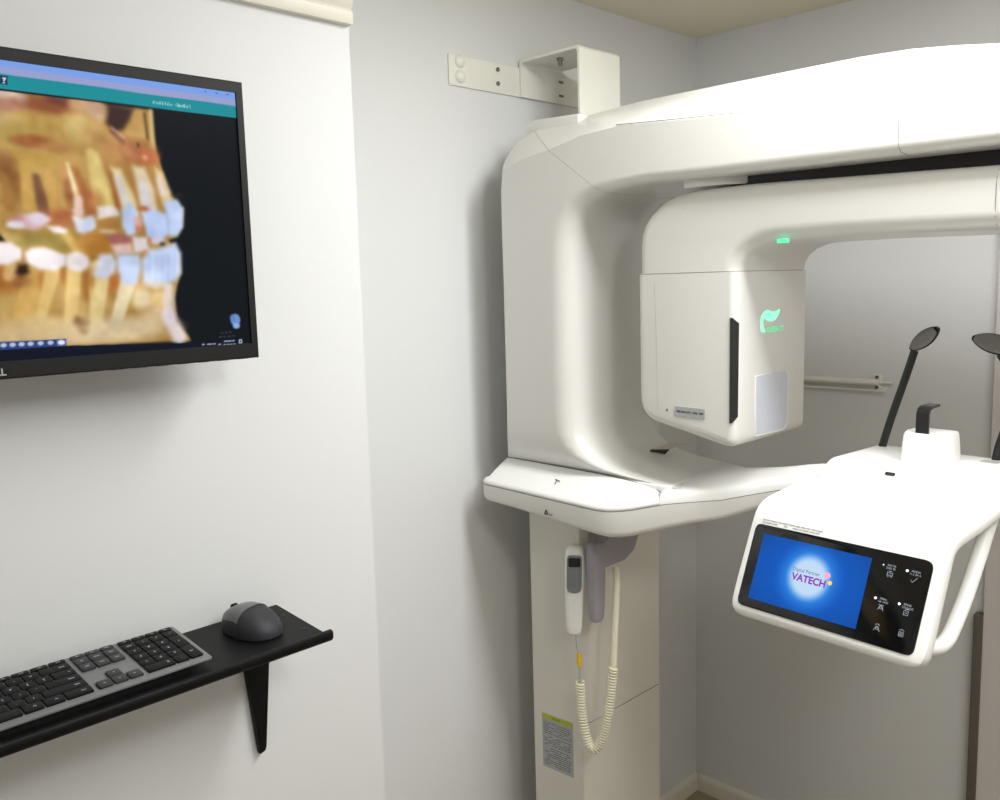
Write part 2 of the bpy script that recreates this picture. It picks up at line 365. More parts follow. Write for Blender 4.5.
# screen: a grid whose colours are the picture on the display
PAINT = [
('p',[(-382.5,-27.9),(-302.7,-34.8),(-236.1,-34.6),(-182.3,-36.6),(-120.5,-37.0),(-120.3,-68.7),(-118.3,-94.2),(-109.7,-123.3),(-103.1,-145.1),(-92.7,-155.1),(-87.9,-166.9),(-91.0,-188.2),(-99.0,-200.4),(-111.9,-204.5),(-109.4,-208.5),(-102.4,-208.4),(-96.5,-223.0),(-96.9,-247.1),(-104.0,-264.5),(-109.7,-284.5),(-107.6,-311.6),(-96.4,-332.6),(-89.8,-341.3),(-330.0,-334.0),(-411.8,-332.7)],(176,138,74),1.52,1),
    ('e',(-334.2,-89.3,68.3,84.32),(180,142,80),0.9,0.7),
    ('e',(-295.9,-38.8,15.94,6.32),(222,204,188),0.8,0.9),
    ('e',(-293.3,-49.9,15.94,8.43),(184,132,112),0.8,0.9),
    ('e',(-277.9,-42.3,7.28,5.48),(232,216,208),0.8,0.9),
    ('e',(-247.9,-45.7,36.42,10.54),(146,84,54),0.8,0.9),
    ('e',(-236.6,-38.0,14.11,6.32),(112,66,58),0.7,0.9),
    ('e',(-211.8,-39.5,13.66,8.43),(196,154,114),0.8,0.9),
    ('e',(-193.6,-41.4,11.38,8.43),(176,130,108),0.8,0.9),
    ('e',(-298.5,-67.8,18.21,8.43),(190,168,142),0.9,0.8),
    ('e',(-257.5,-67.4,47.81,11.59),(182,148,78),0.8,0.9),
    ('e',(-216.3,-68.3,15.94,18.97),(204,178,112),0.8,0.9),
    ('e',(-291.0,-85.3,20.49,12.65),(166,142,74),0.8,0.9),
    ('e',(-263.9,-74.9,13.66,8.43),(176,142,74),0.9,0.7),
    ('e',(-271.8,-89.8,23.9,7.59),(150,84,42),0.7,0.9),
    ('e',(-246.5,-95.6,22.77,6.32),(164,116,66),0.8,0.9),
    ('e',(-272.8,-111.2,27.32,10.54),(180,144,70),0.8,0.9),
    ('e',(-305.2,-121.3,12.52,16.86),(146,98,58),0.8,0.9),
    ('e',(-294.6,-136.2,7.28,20.03),(142,96,48),0.8,0.9),
    ('c',(-308.1,-133.1,-303.0,-168.0,4.28,6.0),(172,124,66),3.81,0.9),
    ('c',(-282.9,-119.8,-282.9,-165.2,5.57,7.28),(198,156,80),3.81,0.9),
    ('c',(-271.7,-130.9,-265.7,-171.5,4.28,7.28),(112,72,52),3.81,0.9),
    ('c',(-254.8,-123.8,-254.6,-171.1,4.71,5.57),(190,146,76),3.81,0.9),
    ('c',(-238.5,-116.7,-236.9,-149.0,4.71,6.0),(184,134,82),3.81,0.9),
    ('e',(-234.3,-148.9,6.83,16.86),(140,84,46),0.8,0.9),
    ('c',(-226.1,-123.9,-213.5,-166.5,7.28,8.14),(160,100,54),3.81,0.9),
    ('c',(-233.8,-113.3,-224.1,-158.7,1.5,4.28),(238,216,170),3.81,1),
    ('c',(-225.5,-156.7,-224.2,-170.0,4.28,5.57),(234,218,218),3.81,0.9),
    ('c',(-205.6,-97.9,-197.3,-159.6,4.71,9.85),(212,188,118),5.08,0.9),
    ('e',(-244.6,-176.2,10.47,5.06),(146,66,38),0.8,0.9),
    ('e',(-209.1,-163.2,5.92,12.65),(150,70,40),0.8,0.9),
    ('e',(-279.4,-121.5,13.66,6.32),(186,150,76),0.9,0.7),
    ('p',[(-177.7,-35.1),(-145.3,-38.0),(-152.6,-54.6),(-160.0,-65.2),(-172.2,-70.6),(-182.9,-59.2)],(62,42,38),7.62,1),
    ('e',(-192.2,-45.4,11.38,12.65),(206,172,138),0.8,0.9),
    ('e',(-199.8,-74.8,15.94,12.65),(190,152,92),0.8,0.9),
    ('e',(-188.0,-82.0,13.66,10.54),(182,138,84),0.8,0.9),
    ('p',[(-143.6,-37.8),(-132.6,-38.7),(-132.3,-77.0),(-153.3,-76.8),(-160.1,-66.9),(-151.4,-53.4)],(200,160,96),6.35,1),
    ('c',(-123.1,-37.6,-123.7,-84.9,2.57,2.57),(222,194,138),3.81,0.9),
    ('c',(-131.7,-41.8,-129.9,-74.7,1.07,1.28),(64,48,40),1.91,0.95),
    ('e',(-150.2,-92.4,29.6,15.81),(168,106,68),0.8,0.9),
    ('c',(-176.4,-69.5,-163.4,-80.8,2.57,3.0),(122,76,58),3.81,0.9),
    ('c',(-175.9,-64.3,-160.8,-75.8,1.07,1.07),(206,164,150),1.91,0.9),
    ('e',(-130.7,-98.3,13.66,9.49),(190,106,66),0.8,0.9),
    ('e',(-143.3,-83.3,1.82,3.37),(74,48,38),0.8,0.9),
    ('e',(-135.2,-98.7,3.64,3.37),(224,162,130),0.8,0.9),
    ('e',(-157.8,-91.9,6.83,6.32),(186,126,84),0.8,0.9),
    ('e',(-179.1,-102.0,13.66,12.65),(182,132,78),0.8,0.9),
    ('c',(-180.7,-121.0,-175.6,-162.9,3.43,4.71),(166,104,56),3.81,0.9),
    ('c',(-156.4,-115.2,-149.6,-153.3,2.57,3.0),(186,128,74),3.81,0.9),
    ('c',(-126.5,-117.5,-120.1,-152.0,2.14,2.14),(190,132,80),3.81,0.9),
    ('e',(-208.1,-160.0,4.55,12.65),(150,74,44),0.8,0.9),
    ('p',[(-204.5,-93.7),(-195.5,-97.1),(-186.7,-129.7),(-180.6,-158.9),(-182.7,-171.7),(-204.4,-178.7),(-205.3,-139.1)],(214,190,118),6.35,1),
    ('p',[(-181.1,-113.7),(-168.5,-116.0),(-151.8,-153.4),(-151.9,-172.8),(-169.9,-173.4),(-172.7,-154.3)],(234,214,166),6.35,1),
    ('c',(-173.6,-125.8,-165.2,-156.1,3.0,5.14),(226,222,222),5.08,0.9),
    ('p',[(-152.8,-110.7),(-137.4,-111.7),(-126.0,-139.1),(-124.0,-171.8),(-145.4,-170.4),(-148.3,-144.6)],(226,206,172),6.35,1),
    ('c',(-141.3,-133.5,-137.2,-165.8,4.71,6.42),(218,214,224),6.35,0.9),
    ('p',[(-123.1,-110.7),(-113.4,-116.6),(-101.9,-146.7),(-107.2,-164.6),(-117.0,-156.2),(-122.2,-134.6)],(230,206,160),6.35,1),
    ('c',(-118.8,-125.7,-113.7,-142.9,3.0,3.85),(230,218,214),5.08,0.9),
    ('e',(-95.1,-145.3,9.11,2.95),(56,40,32),0.9,0.6),
    ('p',[(-199.1,-164.9),(-176.9,-166.2),(-176.1,-174.6),(-203.6,-180.8)],(226,214,206),5.08,1),
    ('e',(-248.8,-181.0,16.2,12.5),(160,92,54),0.8,0.9),
    ('e',(-210.9,-157.7,16.2,15.0),(158,88,52),0.9,0.6),
    ('p',[(-293.7,-198.8),(-264.3,-198.2),(-250.5,-200.4),(-238.1,-221.0),(-290.9,-217.2),(-305.4,-207.2)],(150,128,62),7.62,1),
    ('e',(-309.6,-204.9,13.5,6.0),(188,164,100),0.8,0.9),
    ('p',[(-319.7,-198.1),(-310.9,-209.9),(-320.7,-209.1)],(18,14,12),2.54,1),
    ('c',(-244.4,-197.9,-229.5,-218.5,4.57,6.1),(212,176,98),3.81,0.9),
    ('e',(-215.6,-212.2,16.2,11.0),(192,146,62),0.8,0.9),
    ('e',(-212.1,-229.6,7.02,5.0),(160,120,56),0.8,0.9),
    ('e',(-210.0,-204.7,13.5,6.0),(186,124,66),0.8,0.9),
    ('p',[(-307.8,-185.1),(-291.7,-176.4),(-271.3,-174.0),(-258.6,-181.3),(-269.4,-191.6),(-279.9,-195.2),(-295.4,-193.2),(-306.5,-190.2)],(216,178,178),5.08,1),
    ('e',(-299.5,-189.5,10.26,4.0),(228,230,238),0.5,0.9),
    ('e',(-273.7,-181.3,11.34,7.0),(216,206,222),0.6,0.9),
    ('c',(-303.2,-182.2,-292.0,-180.4,1.52,2.03),(190,130,124),2.54,0.8),
    ('p',[(-265.4,-189.9),(-249.6,-189.5),(-240.1,-194.1),(-242.8,-198.3),(-257.3,-197.4)],(228,214,208),3.81,1),
    ('c',(-254.7,-195.2,-244.2,-195.9,1.78,1.52),(226,234,244),2.54,0.9),
    ('c',(-223.4,-155.8,-226.3,-177.9,4.06,5.59),(222,192,178),3.81,0.9),
    ('p',[(-233.1,-176.9),(-222.6,-180.2),(-207.5,-174.8),(-206.8,-189.7),(-221.8,-199.9),(-229.2,-195.6)],(222,222,236),5.08,1),
    ('e',(-216.1,-189.9,6.48,5.5),(200,216,246),0.6,0.9),
    ('e',(-230.2,-170.2,2.7,2.0),(236,190,190),0.8,0.9),
    ('e',(-314.1,-255.4,18.9,22.5),(178,114,54),0.8,0.9),
    ('e',(-297.0,-260.5,16.2,15.0),(160,106,52),0.8,0.9),
    ('c',(-308.3,-239.0,-311.3,-248.4,7.62,7.62),(206,170,110),3.81,0.9),
    ('e',(-314.7,-286.1,24.3,17.5),(184,150,86),0.8,0.9),
    ('c',(-282.0,-243.9,-299.1,-296.3,10.67,12.7),(200,158,86),3.81,0.9),
    ('e',(-275.3,-258.5,4.32,15.0),(180,120,52),0.8,0.9),
    ('c',(-261.8,-244.1,-281.4,-302.0,9.14,5.59),(218,184,116),3.81,0.9),
    ('e',(-249.8,-251.6,4.32,15.0),(172,112,48),0.8,0.9),
    ('e',(-255.0,-278.5,6.48,17.5),(176,140,80),0.8,0.9),
    ('c',(-236.3,-244.4,-247.8,-311.0,9.65,7.11),(222,190,124),3.81,0.9),
    ('e',(-223.5,-262.0,6.48,22.5),(160,102,46),0.8,0.9),
    ('c',(-209.0,-239.6,-218.4,-310.0,8.13,6.1),(222,196,134),3.81,0.9),
    ('e',(-275.1,-321.9,89.1,20.0),(204,178,134),0.9,0.9),
    ('e',(-283.0,-306.8,21.6,10.0),(190,166,112),0.9,0.6),
    ('e',(-234.5,-291.7,10.8,15.0),(196,164,104),0.9,0.6),
    ('p',[(-323.0,-210.0),(-305.7,-209.8),(-295.0,-218.9),(-295.9,-229.1),(-312.4,-236.1),(-325.3,-236.0)],(236,228,230),5.08,1),
    ('p',[(-301.0,-236.2),(-290.2,-235.3),(-289.4,-245.8),(-299.6,-252.1),(-304.9,-245.6)],(44,26,18),6.35,1),
    ('e',(-299.9,-255.6,9.72,7.5),(140,90,48),0.9,0.7),
    ('c',(-293.9,-218.9,-295.1,-231.9,1.02,1.02),(150,90,60),2.54,0.8),
    ('p',[(-292.5,-222.4),(-284.1,-216.2),(-269.9,-215.1),(-245.1,-224.7),(-247.1,-236.9),(-258.5,-243.7),(-277.3,-242.1),(-290.1,-233.6)],(236,228,232),5.08,1),
    ('e',(-231.9,-232.6,14.58,12.25),(234,228,234),0.4,0.9),
    ('c',(-245.3,-227.1,-246.6,-236.9,1.02,1.02),(190,170,170),3.81,0.6),
    ('p',[(-239.4,-301.0),(-222.6,-309.8),(-229.4,-323.4),(-237.0,-320.1),(-242.8,-308.8)],(112,72,38),7.62,1),
    ('e',(-229.6,-319.6,5.4,3.5),(90,56,30),0.9,0.8),
    ('e',(-205.6,-210.8,21.6,15.0),(184,128,58),0.8,0.9),
    ('e',(-188.3,-184.2,14.04,8.5),(174,124,62),0.8,0.9),
    ('e',(-207.9,-164.9,8.1,15.0),(196,140,84),0.9,0.5),
    ('p',[(-201.7,-164.7),(-181.4,-161.9),(-175.2,-172.5),(-200.4,-178.8)],(230,220,214),5.08,1),
    ('e',(-212.0,-184.8,6.48,8.5),(216,220,234),0.6,0.9),
    ('e',(-191.7,-194.8,10.8,3.0),(216,192,160),0.8,0.9),
    ('p',[(-171.0,-166.0),(-159.2,-157.9),(-149.8,-170.3),(-155.3,-196.7),(-166.6,-199.9),(-172.4,-186.3)],(196,212,242),5.08,1),
    ('p',[(-145.3,-170.2),(-129.3,-164.4),(-112.0,-170.3),(-109.2,-195.3),(-123.9,-207.1),(-140.7,-199.5)],(196,212,246),5.08,1),
    ('p',[(-113.4,-153.4),(-95.1,-150.5),(-87.6,-162.9),(-90.9,-187.4),(-98.9,-198.8),(-110.1,-199.0),(-112.8,-174.3)],(194,212,246),5.08,1),
    ('c',(-88.0,-160.2,-90.6,-186.9,0.76,0.76),(232,206,190),2.54,0.8),
    ('c',(-111.5,-161.2,-110.7,-192.6,0.64,0.64),(160,180,226),3.81,0.7),
    ('e',(-152.1,-183.2,5.4,10.0),(222,180,176),0.8,0.9),
    ('e',(-151.9,-190.4,3.78,4.0),(222,132,104),0.8,0.9),
    ('e',(-142.7,-164.4,7.56,3.5),(190,106,72),0.8,0.9),
    ('p',[(-194.5,-203.4),(-176.6,-196.0),(-160.3,-202.4),(-161.6,-209.6),(-185.6,-212.4)],(170,106,98),5.08,1),
    ('p',[(-188.6,-211.9),(-163.4,-209.1),(-161.1,-222.4),(-184.0,-223.8)],(222,190,178),5.08,1),
    ('p',[(-160.1,-200.8),(-140.3,-201.6),(-139.6,-219.8),(-159.2,-221.4)],(224,214,214),5.08,1),
    ('e',(-144.0,-220.6,4.86,3.0),(214,144,84),0.8,0.9),
    ('e',(-128.5,-205.5,10.8,5.0),(214,208,222),0.8,0.9),
    ('e',(-120.6,-210.2,3.78,3.0),(56,42,36),0.8,0.9),
    ('e',(-138.1,-207.5,3.24,5.0),(190,130,90),0.8,0.9),
    ('p',[(-185.1,-243.6),(-182.8,-265.4),(-196.0,-276.6),(-198.2,-257.4)],(186,112,58),6.35,1),
    ('e',(-158.9,-267.2,4.32,10.0),(214,152,86),0.8,0.9),
    ('c',(-170.4,-294.2,-156.7,-272.5,1.27,1.27),(196,146,74),3.81,0.9),
    ('e',(-201.0,-290.5,5.4,17.5),(186,150,96),0.8,0.9),
    ('e',(-214.7,-259.7,4.32,15.0),(180,128,66),0.8,0.9),
    ('c',(-203.6,-252.3,-214.7,-307.7,9.14,7.62),(224,202,142),3.81,0.9),
    ('c',(-170.0,-257.9,-190.7,-311.4,10.16,7.62),(234,220,182),3.81,0.9),
    ('e',(-154.2,-281.7,13.5,15.0),(234,216,176),0.8,0.9),
    ('e',(-130.5,-282.5,13.5,12.5),(232,200,140),0.8,0.9),
    ('e',(-137.6,-303.5,18.9,12.5),(222,188,146),0.8,0.9),
    ('e',(-179.0,-319.8,62.1,15.0),(218,198,160),0.9,0.9),
    ('c',(-116.8,-266.9,-118.3,-304.3,6.6,8.64),(228,214,206),6.35,0.9),
    ('c',(-119.7,-304.3,-106.6,-334.7,9.14,10.16),(226,216,222),7.62,0.9),
    ('c',(-110.6,-269.7,-113.1,-288.4,0.76,0.76),(176,144,100),2.54,0.9),
    ('c',(-113.1,-288.4,-108.8,-312.9,0.76,0.76),(166,136,96),2.54,0.9),
    ('c',(-108.8,-312.9,-92.4,-337.2,0.76,0.76),(166,136,96),2.54,0.9),
    ('p',[(-204.2,-224.1),(-189.1,-223.5),(-182.9,-234.7),(-188.0,-247.9),(-201.9,-255.9),(-214.3,-249.6)],(214,216,230),6.35,1),
    ('p',[(-182.0,-224.0),(-153.8,-224.0),(-151.9,-240.0),(-159.1,-262.3),(-176.8,-261.9),(-182.4,-244.9)],(200,214,244),6.35,1),
    ('p',[(-150.1,-230.2),(-138.9,-217.1),(-127.4,-216.0),(-102.4,-208.4),(-96.1,-221.7),(-97.7,-249.0),(-106.3,-258.5),(-134.6,-265.4),(-150.3,-259.9)],(202,216,246),7.62,1),
    ('c',(-139.4,-224.4,-143.0,-258.4,0.64,0.64),(158,184,236),3.81,0.6),
    ('c',(-130.0,-224.4,-133.5,-258.6,0.64,0.64),(158,184,236),3.81,0.6),
    ('c',(-121.7,-224.4,-125.3,-258.7,0.64,0.64),(158,184,236),3.81,0.6),
    ('c',(-113.4,-224.4,-117.0,-258.9,0.64,0.64),(158,184,236),3.81,0.6),
    ('c',(-105.1,-224.4,-108.6,-259.0,0.64,0.64),(158,184,236),3.81,0.6),
    ('e',(-134.4,-263.9,16.2,5.5),(232,220,200),0.9,0.6),
    ('b',(),(0,0,0),0,4),
    ('p',[(-411.6,-330.5),(-329.9,-333.4),(1.5,-347.2),(0.4,-363.1),(-413.9,-355.1)],(14,18,34),0.76,1),
    ('p',[(-391.4,-325.1),(-329.3,-326.9),(-253.3,-327.5),(-253.5,-336.9),(-330.2,-336.4),(-392.3,-334.2)],(44,66,120),0.64,1),
    ('e',(-325.4,-331.1,3.51,2.5),(196,206,230),0.5,0.9),
    ('e',(-315.5,-331.2,3.51,2.5),(196,206,230),0.5,0.9),
    ('e',(-305.5,-331.2,3.51,2.5),(196,206,230),0.5,0.9),
    ('e',(-295.4,-331.3,3.51,2.5),(196,206,230),0.5,0.9),
    ('e',(-284.0,-331.4,3.51,2.5),(196,206,230),0.5,0.9),
    ('e',(-272.5,-331.5,3.51,2.5),(196,206,230),0.5,0.9),
    ('e',(-260.7,-331.6,3.51,2.5),(196,206,230),0.5,0.9),
    ('p',[(-265.1,-328.0),(-253.9,-328.1),(-254.3,-336.2),(-265.4,-336.1)],(120,140,190),0.64,0.5),
    ('e',(-259.6,-332.1,4.05,2.75),(230,236,250),0.5,0.95),
    ('p',[(-378.3,15.1),(-299.1,4.9),(7.6,3.1),(6.0,-18.8),(-301.0,-15.5),(-381.0,-12.8)],(122,158,228),0.51,1),
    ('p',[(-380.2,-4.2),(-300.2,-7.5),(6.7,-9.2),(6.0,-18.8),(-301.0,-15.5),(-381.0,-12.8)],(150,158,204),1.02,1),
    ('p',[(-381.0,-12.8),(-301.0,-15.5),(6.0,-18.1),(4.9,-33.8),(-302.6,-33.1),(-382.9,-32.2)],(24,140,150),0.51,1),
    ('p',[(-382.9,-32.2),(-302.6,-33.1),(4.9,-33.8),(4.8,-35.9),(-302.7,-34.8),(-383.1,-34.3)],(20,24,30),0.51,1),
    ('p',[(-301.2,-17.7),(-292.6,-17.9),(-293.5,-27.4),(-302.1,-27.5)],(16,50,80),0.51,1),
    ('c',(-297.7,-20.2,-295.7,-20.8,0.76,0.76),(220,230,240),0.76,1),
    ('c',(-295.7,-20.8,-297.2,-23.5,0.76,0.76),(220,230,240),0.76,1),
    ('e',(-297.4,-25.8,0.94,0.88),(220,230,240),0.4,1),
    ('c',(-118.2,-25.3,-119.0,-27.9,0.64,0.57),(196,228,228),1.02,0.75),
    ('c',(-116.5,-25.3,-117.1,-27.9,0.64,0.57),(196,228,228),1.02,0.75),
    ('c',(-114.2,-26.4,-114.2,-27.9,0.64,0.57),(196,228,228),1.02,0.75),
    ('c',(-112.5,-26.4,-112.9,-27.9,0.64,0.57),(196,228,228),1.02,0.75),
    ('c',(-110.0,-25.3,-110.4,-27.9,0.64,0.57),(196,228,228),1.02,0.75),
    ('c',(-108.8,-26.4,-109.2,-27.9,0.64,0.57),(196,228,228),1.02,0.75),
    ('c',(-106.9,-24.6,-106.2,-27.8,0.64,0.57),(196,228,228),1.02,0.75),
    ('c',(-105.3,-26.4,-105.9,-28.0,0.64,0.57),(196,228,228),1.02,0.75),
    ('c',(-102.8,-24.6,-102.0,-27.8,0.64,0.57),(196,228,228),1.02,0.75),
    ('c',(-100.5,-26.4,-99.6,-27.8,0.64,0.57),(196,228,228),1.02,0.75),
    ('c',(-98.0,-24.6,-98.2,-28.0,0.64,0.57),(196,228,228),1.02,0.75),
    ('c',(-95.7,-26.4,-96.1,-28.0,0.64,0.57),(196,228,228),1.02,0.75),
    ('c',(-93.9,-26.4,-92.8,-27.8,0.64,0.57),(196,228,228),1.02,0.75),
    ('c',(-88.0,-26.4,-87.0,-27.9,0.64,0.57),(196,228,228),1.02,0.75),
    ('c',(-85.4,-24.6,-84.6,-27.9,0.64,0.57),(196,228,228),1.02,0.75),
    ('c',(-84.2,-26.4,-84.3,-28.0,0.64,0.57),(196,228,228),1.02,0.75),
    ('c',(-82.8,-25.4,-82.9,-28.0,0.64,0.57),(196,228,228),1.02,0.75),
    ('c',(-81.6,-26.5,-81.8,-28.0,0.64,0.57),(196,228,228),1.02,0.75),
    ('c',(-79.8,-26.5,-80.6,-28.1,0.64,0.57),(196,228,228),1.02,0.75),
    ('c',(-77.9,-25.4,-77.8,-28.0,0.64,0.57),(196,228,228),1.02,0.75),
    ('c',(-76.5,-25.4,-76.0,-28.0,0.64,0.57),(196,228,228),1.02,0.75),
    ('c',(-75.1,-24.6,-75.8,-28.1,0.64,0.57),(196,228,228),1.02,0.75),
    ('c',(-73.5,-26.5,-73.0,-28.0,0.64,0.57),(196,228,228),1.02,0.75),
    ('c',(-70.9,-25.4,-71.5,-28.1,0.64,0.57),(196,228,228),1.02,0.75),
    ('c',(-68.3,-24.7,-68.1,-28.0,0.64,0.57),(196,228,228),1.02,0.75),
    ('e',(-43.9,-4.1,1.49,0.88),(40,60,110),0.5,0.9),
    ('e',(-27.7,-4.0,1.49,0.88),(40,60,110),0.5,0.9),
    ('e',(-11.3,-3.9,1.49,0.88),(40,60,110),0.5,0.9),
    ('e',(-21.6,-315.7,7.43,8.75),(112,152,214),0.35,0.95),
    ('e',(-20.7,-324.3,5.4,3.75),(150,180,224),0.5,0.9),
    ('e',(-26.1,-312.7,4.05,5.0),(90,130,196),0.6,0.8),
    ('c',(-44.5,-332.9,-41.7,-332.9,0.64,0.64),(92,104,120),1.02,0.7),
    ('c',(-38.3,-332.7,-35.6,-332.7,0.64,0.64),(92,104,120),1.02,0.7),
    ('c',(-32.2,-332.5,-29.4,-332.5,0.64,0.64),(92,104,120),1.02,0.7),
    ('c',(-47.9,-338.3,-45.2,-338.4,0.64,0.64),(92,104,120),1.02,0.7),
    ('c',(-41.8,-338.1,-39.1,-338.2,0.64,0.64),(92,104,120),1.02,0.7),
    ('c',(-34.1,-338.2,-31.3,-338.2,0.64,0.64),(92,104,120),1.02,0.7),
    ('c',(-27.9,-338.0,-25.1,-338.0,0.64,0.64),(92,104,120),1.02,0.7),
    ('c',(-74.1,-347.1,-71.7,-347.2,0.95,0.95),(176,188,216),0.89,0.9),
    ('c',(-66.7,-347.4,-64.3,-347.4,0.95,0.95),(176,188,216),0.89,0.9),
    ('c',(-63.0,-347.5,-60.6,-347.5,0.95,0.95),(176,188,216),0.89,0.9),
    ('c',(-57.7,-347.5,-55.3,-347.6,0.95,0.95),(176,188,216),0.89,0.9),
    ('c',(-49.5,-348.7,-47.0,-348.7,0.95,0.95),(176,188,216),0.89,0.9),
    ('c',(-40.8,-344.9,-38.3,-344.9,0.95,0.95),(176,188,216),0.89,0.9),
    ('c',(-36.9,-345.0,-34.5,-345.0,0.95,0.95),(176,188,216),0.89,0.9),
    ('c',(-33.1,-344.9,-30.6,-345.0,0.95,0.95),(176,188,216),0.89,0.9),
    ('c',(-28.4,-345.0,-25.9,-345.0,0.95,0.95),(176,188,216),0.89,0.9),
    ('c',(-41.9,-349.7,-39.4,-349.8,0.95,0.95),(176,188,216),0.89,0.9),
    ('c',(-36.5,-349.8,-34.0,-349.8,0.95,0.95),(176,188,216),0.89,0.9),
    ('c',(-31.9,-349.8,-29.4,-349.9,0.95,0.95),(176,188,216),0.89,0.9),
    ('c',(-27.2,-349.9,-24.7,-349.9,0.95,0.95),(176,188,216),0.89,0.9),
    ('p',[(-18.9,-343.7),(-13.4,-343.6),(-13.4,-349.7),(-18.9,-349.7)],(190,200,226),0.64,0.9),
    ('p',[(-17.5,-345.1),(-14.8,-345.0),(-14.7,-348.1),(-17.4,-348.2)],(14,18,34),0.38,0.9),
    ]
def paint(Yg, Zg):
    img = np.zeros(Yg.shape + (3,)); img[:] = (13, 18, 22)
    img += (np.clip(-Yg / 700, 0, 1) * 2)[..., None]
    def over(al, col):
        al = np.clip(al, 0, 1)[..., None]
        img[:] = img * (1 - al) + np.array(col, float) * al
    for kind, g, col, f, a in PAINT:
        if kind == 'b':
            for _ in range(int(a)):
                q = np.pad(img, ((1, 1), (1, 1), (0, 0)), 'edge')
                img[:] = (q[:-2, 1:-1] + q[2:, 1:-1] + q[1:-1, :-2] + q[1:-1, 2:] + 2 * q[1:-1, 1:-1]) / 6
            # tissue-like mottling inside the scan only
            rs = np.random.RandomState(5); tot = 0
            for step, amp in ((34, 16), (15, 12), (7, 8)):
                h, w = img.shape[:2]
                c = rs.rand(h // step + 3, w // step + 3) - .5
                yi = np.arange(h) / step; xi = np.arange(w) / step
                y0_ = yi.astype(int); x0_ = xi.astype(int); fy = (yi - y0_)[:, None]; fx = (xi - x0_)[None]
                fy = fy * fy * (3 - 2 * fy); fx = fx * fx * (3 - 2 * fx)
                tot = tot + amp * 2 * (c[y0_][:, x0_] * (1 - fy) * (1 - fx) + c[y0_ + 1][:, x0_] * fy * (1 - fx) + c[y0_][:, x0_ + 1] * (1 - fy) * fx + c[y0_ + 1][:, x0_ + 1] * fy * fx)
            lum = np.clip((img.max(-1) - 70) / 60, 0, 1)
            img += (tot * lum)[..., None] * np.array((1, .95, .8))
        elif kind == 'e':
            cx, cy, rx, ry = g
            d = np.sqrt(((Yg - cx) / rx) ** 2 + ((Zg - cy) / ry) ** 2)
            over(a * np.clip((1 + f * .5 - d) / max(f, .05), 0, 1), col)
        elif kind == 'c':
            x0, y0, x1, y1, r0, r1 = g
            dx, dy = x1 - x0, y1 - y0
            t = np.clip(((Yg - x0) * dx + (Zg - y0) * dy) / (dx * dx + dy * dy + 1e-9), 0, 1)
            d = np.hypot(Yg - x0 - dx * t, Zg - y0 - dy * t) - (r0 + (r1 - r0) * t)
            over(a * np.clip((f * .5 - d) / max(f, .1), 0, 1), col)
        else:
            n = len(g); ins = np.zeros(Yg.shape, bool); dist = np.full(Yg.shape, 1e9)
            for i in range(n):
                x0, y0 = g[i]; x1, y1 = g[(i + 1) % n]
                dx, dy = x1 - x0, y1 - y0
                t = np.clip(((Yg - x0) * dx + (Zg - y0) * dy) / (dx * dx + dy * dy + 1e-9), 0, 1)
                dist = np.minimum(dist, np.hypot(Yg - x0 - dx * t, Zg - y0 - dy * t))
                c = ((y0 > Zg) != (y1 > Zg)) & (Yg < (x1 - x0) * (Zg - y0) / (y1 - y0 + 1e-12) + x0)
                ins ^= c
            sd = np.where(ins, -dist, dist)
            over(a * np.clip((f * .5 - sd) / max(f, .1), 0, 1), col)
    return np.clip(img, 0, 255)
NY, NZ = 540, 274
ys = np.linspace(sy0, sy1, NY); zs = np.linspace(sz0, sz1, NZ)
Yg, Zg = np.meshgrid(ys, zs)
pix = paint((Yg - .660) * 1000, (Zg - 1.9445) * 1000) / 255.0
pix = np.where(pix <= .04045, pix / 12.92, ((pix + .055) / 1.055) ** 2.4)
me = bpy.data.meshes.new('screen')
co = np.stack([np.full(Yg.shape, MX - .0035), Yg, Zg], -1).reshape(-1, 3) - np.array(mon.location)
idx = np.arange(NY * NZ).reshape(NZ, NY)
fq = np.stack([idx[:-1, :-1], idx[:-1, 1:], idx[1:, 1:], idx[1:, :-1]], -1).reshape(-1, 4)
me.from_pydata(co.tolist(), [], fq.tolist())
at = me.color_attributes.new('Pixels', 'FLOAT_COLOR', 'POINT')
at.data.foreach_set('color', np.concatenate([pix.reshape(-1, 3), np.ones((NY * NZ, 1))], 1).astype(np.float32).ravel())
me.materials.append(emission_vcol('dental_scan_display', 1.06, .3))
scr = bpy.data.objects.new('screen', me); COL.objects.link(scr); scr.parent = mon
scr['label'] = 'lit screen with an orange scan of upper and lower teeth'
bm = bmesh.new()
add_text(bm, 'DELL', .0120, lambda u, v, h: (MX + h, .3200 + u, 1.5815 + v), .0006, bold=.02)
obj('maker_name', bm, M['greylabel'], mon, fix=False)
bm = bmesh.new()
for k in range(7): add_box(bm, (MX - .012, .640 - k * .03, zb - .0008), (MX - .006, .656 - k * .03, zb + .001))
obj('bottom_vent', bm, M['padgrey'], mon)
obj('wall_mount', box((XL, .255, 1.70), (MX - .046, .375, 1.83), .004), M['blackp'], mon)

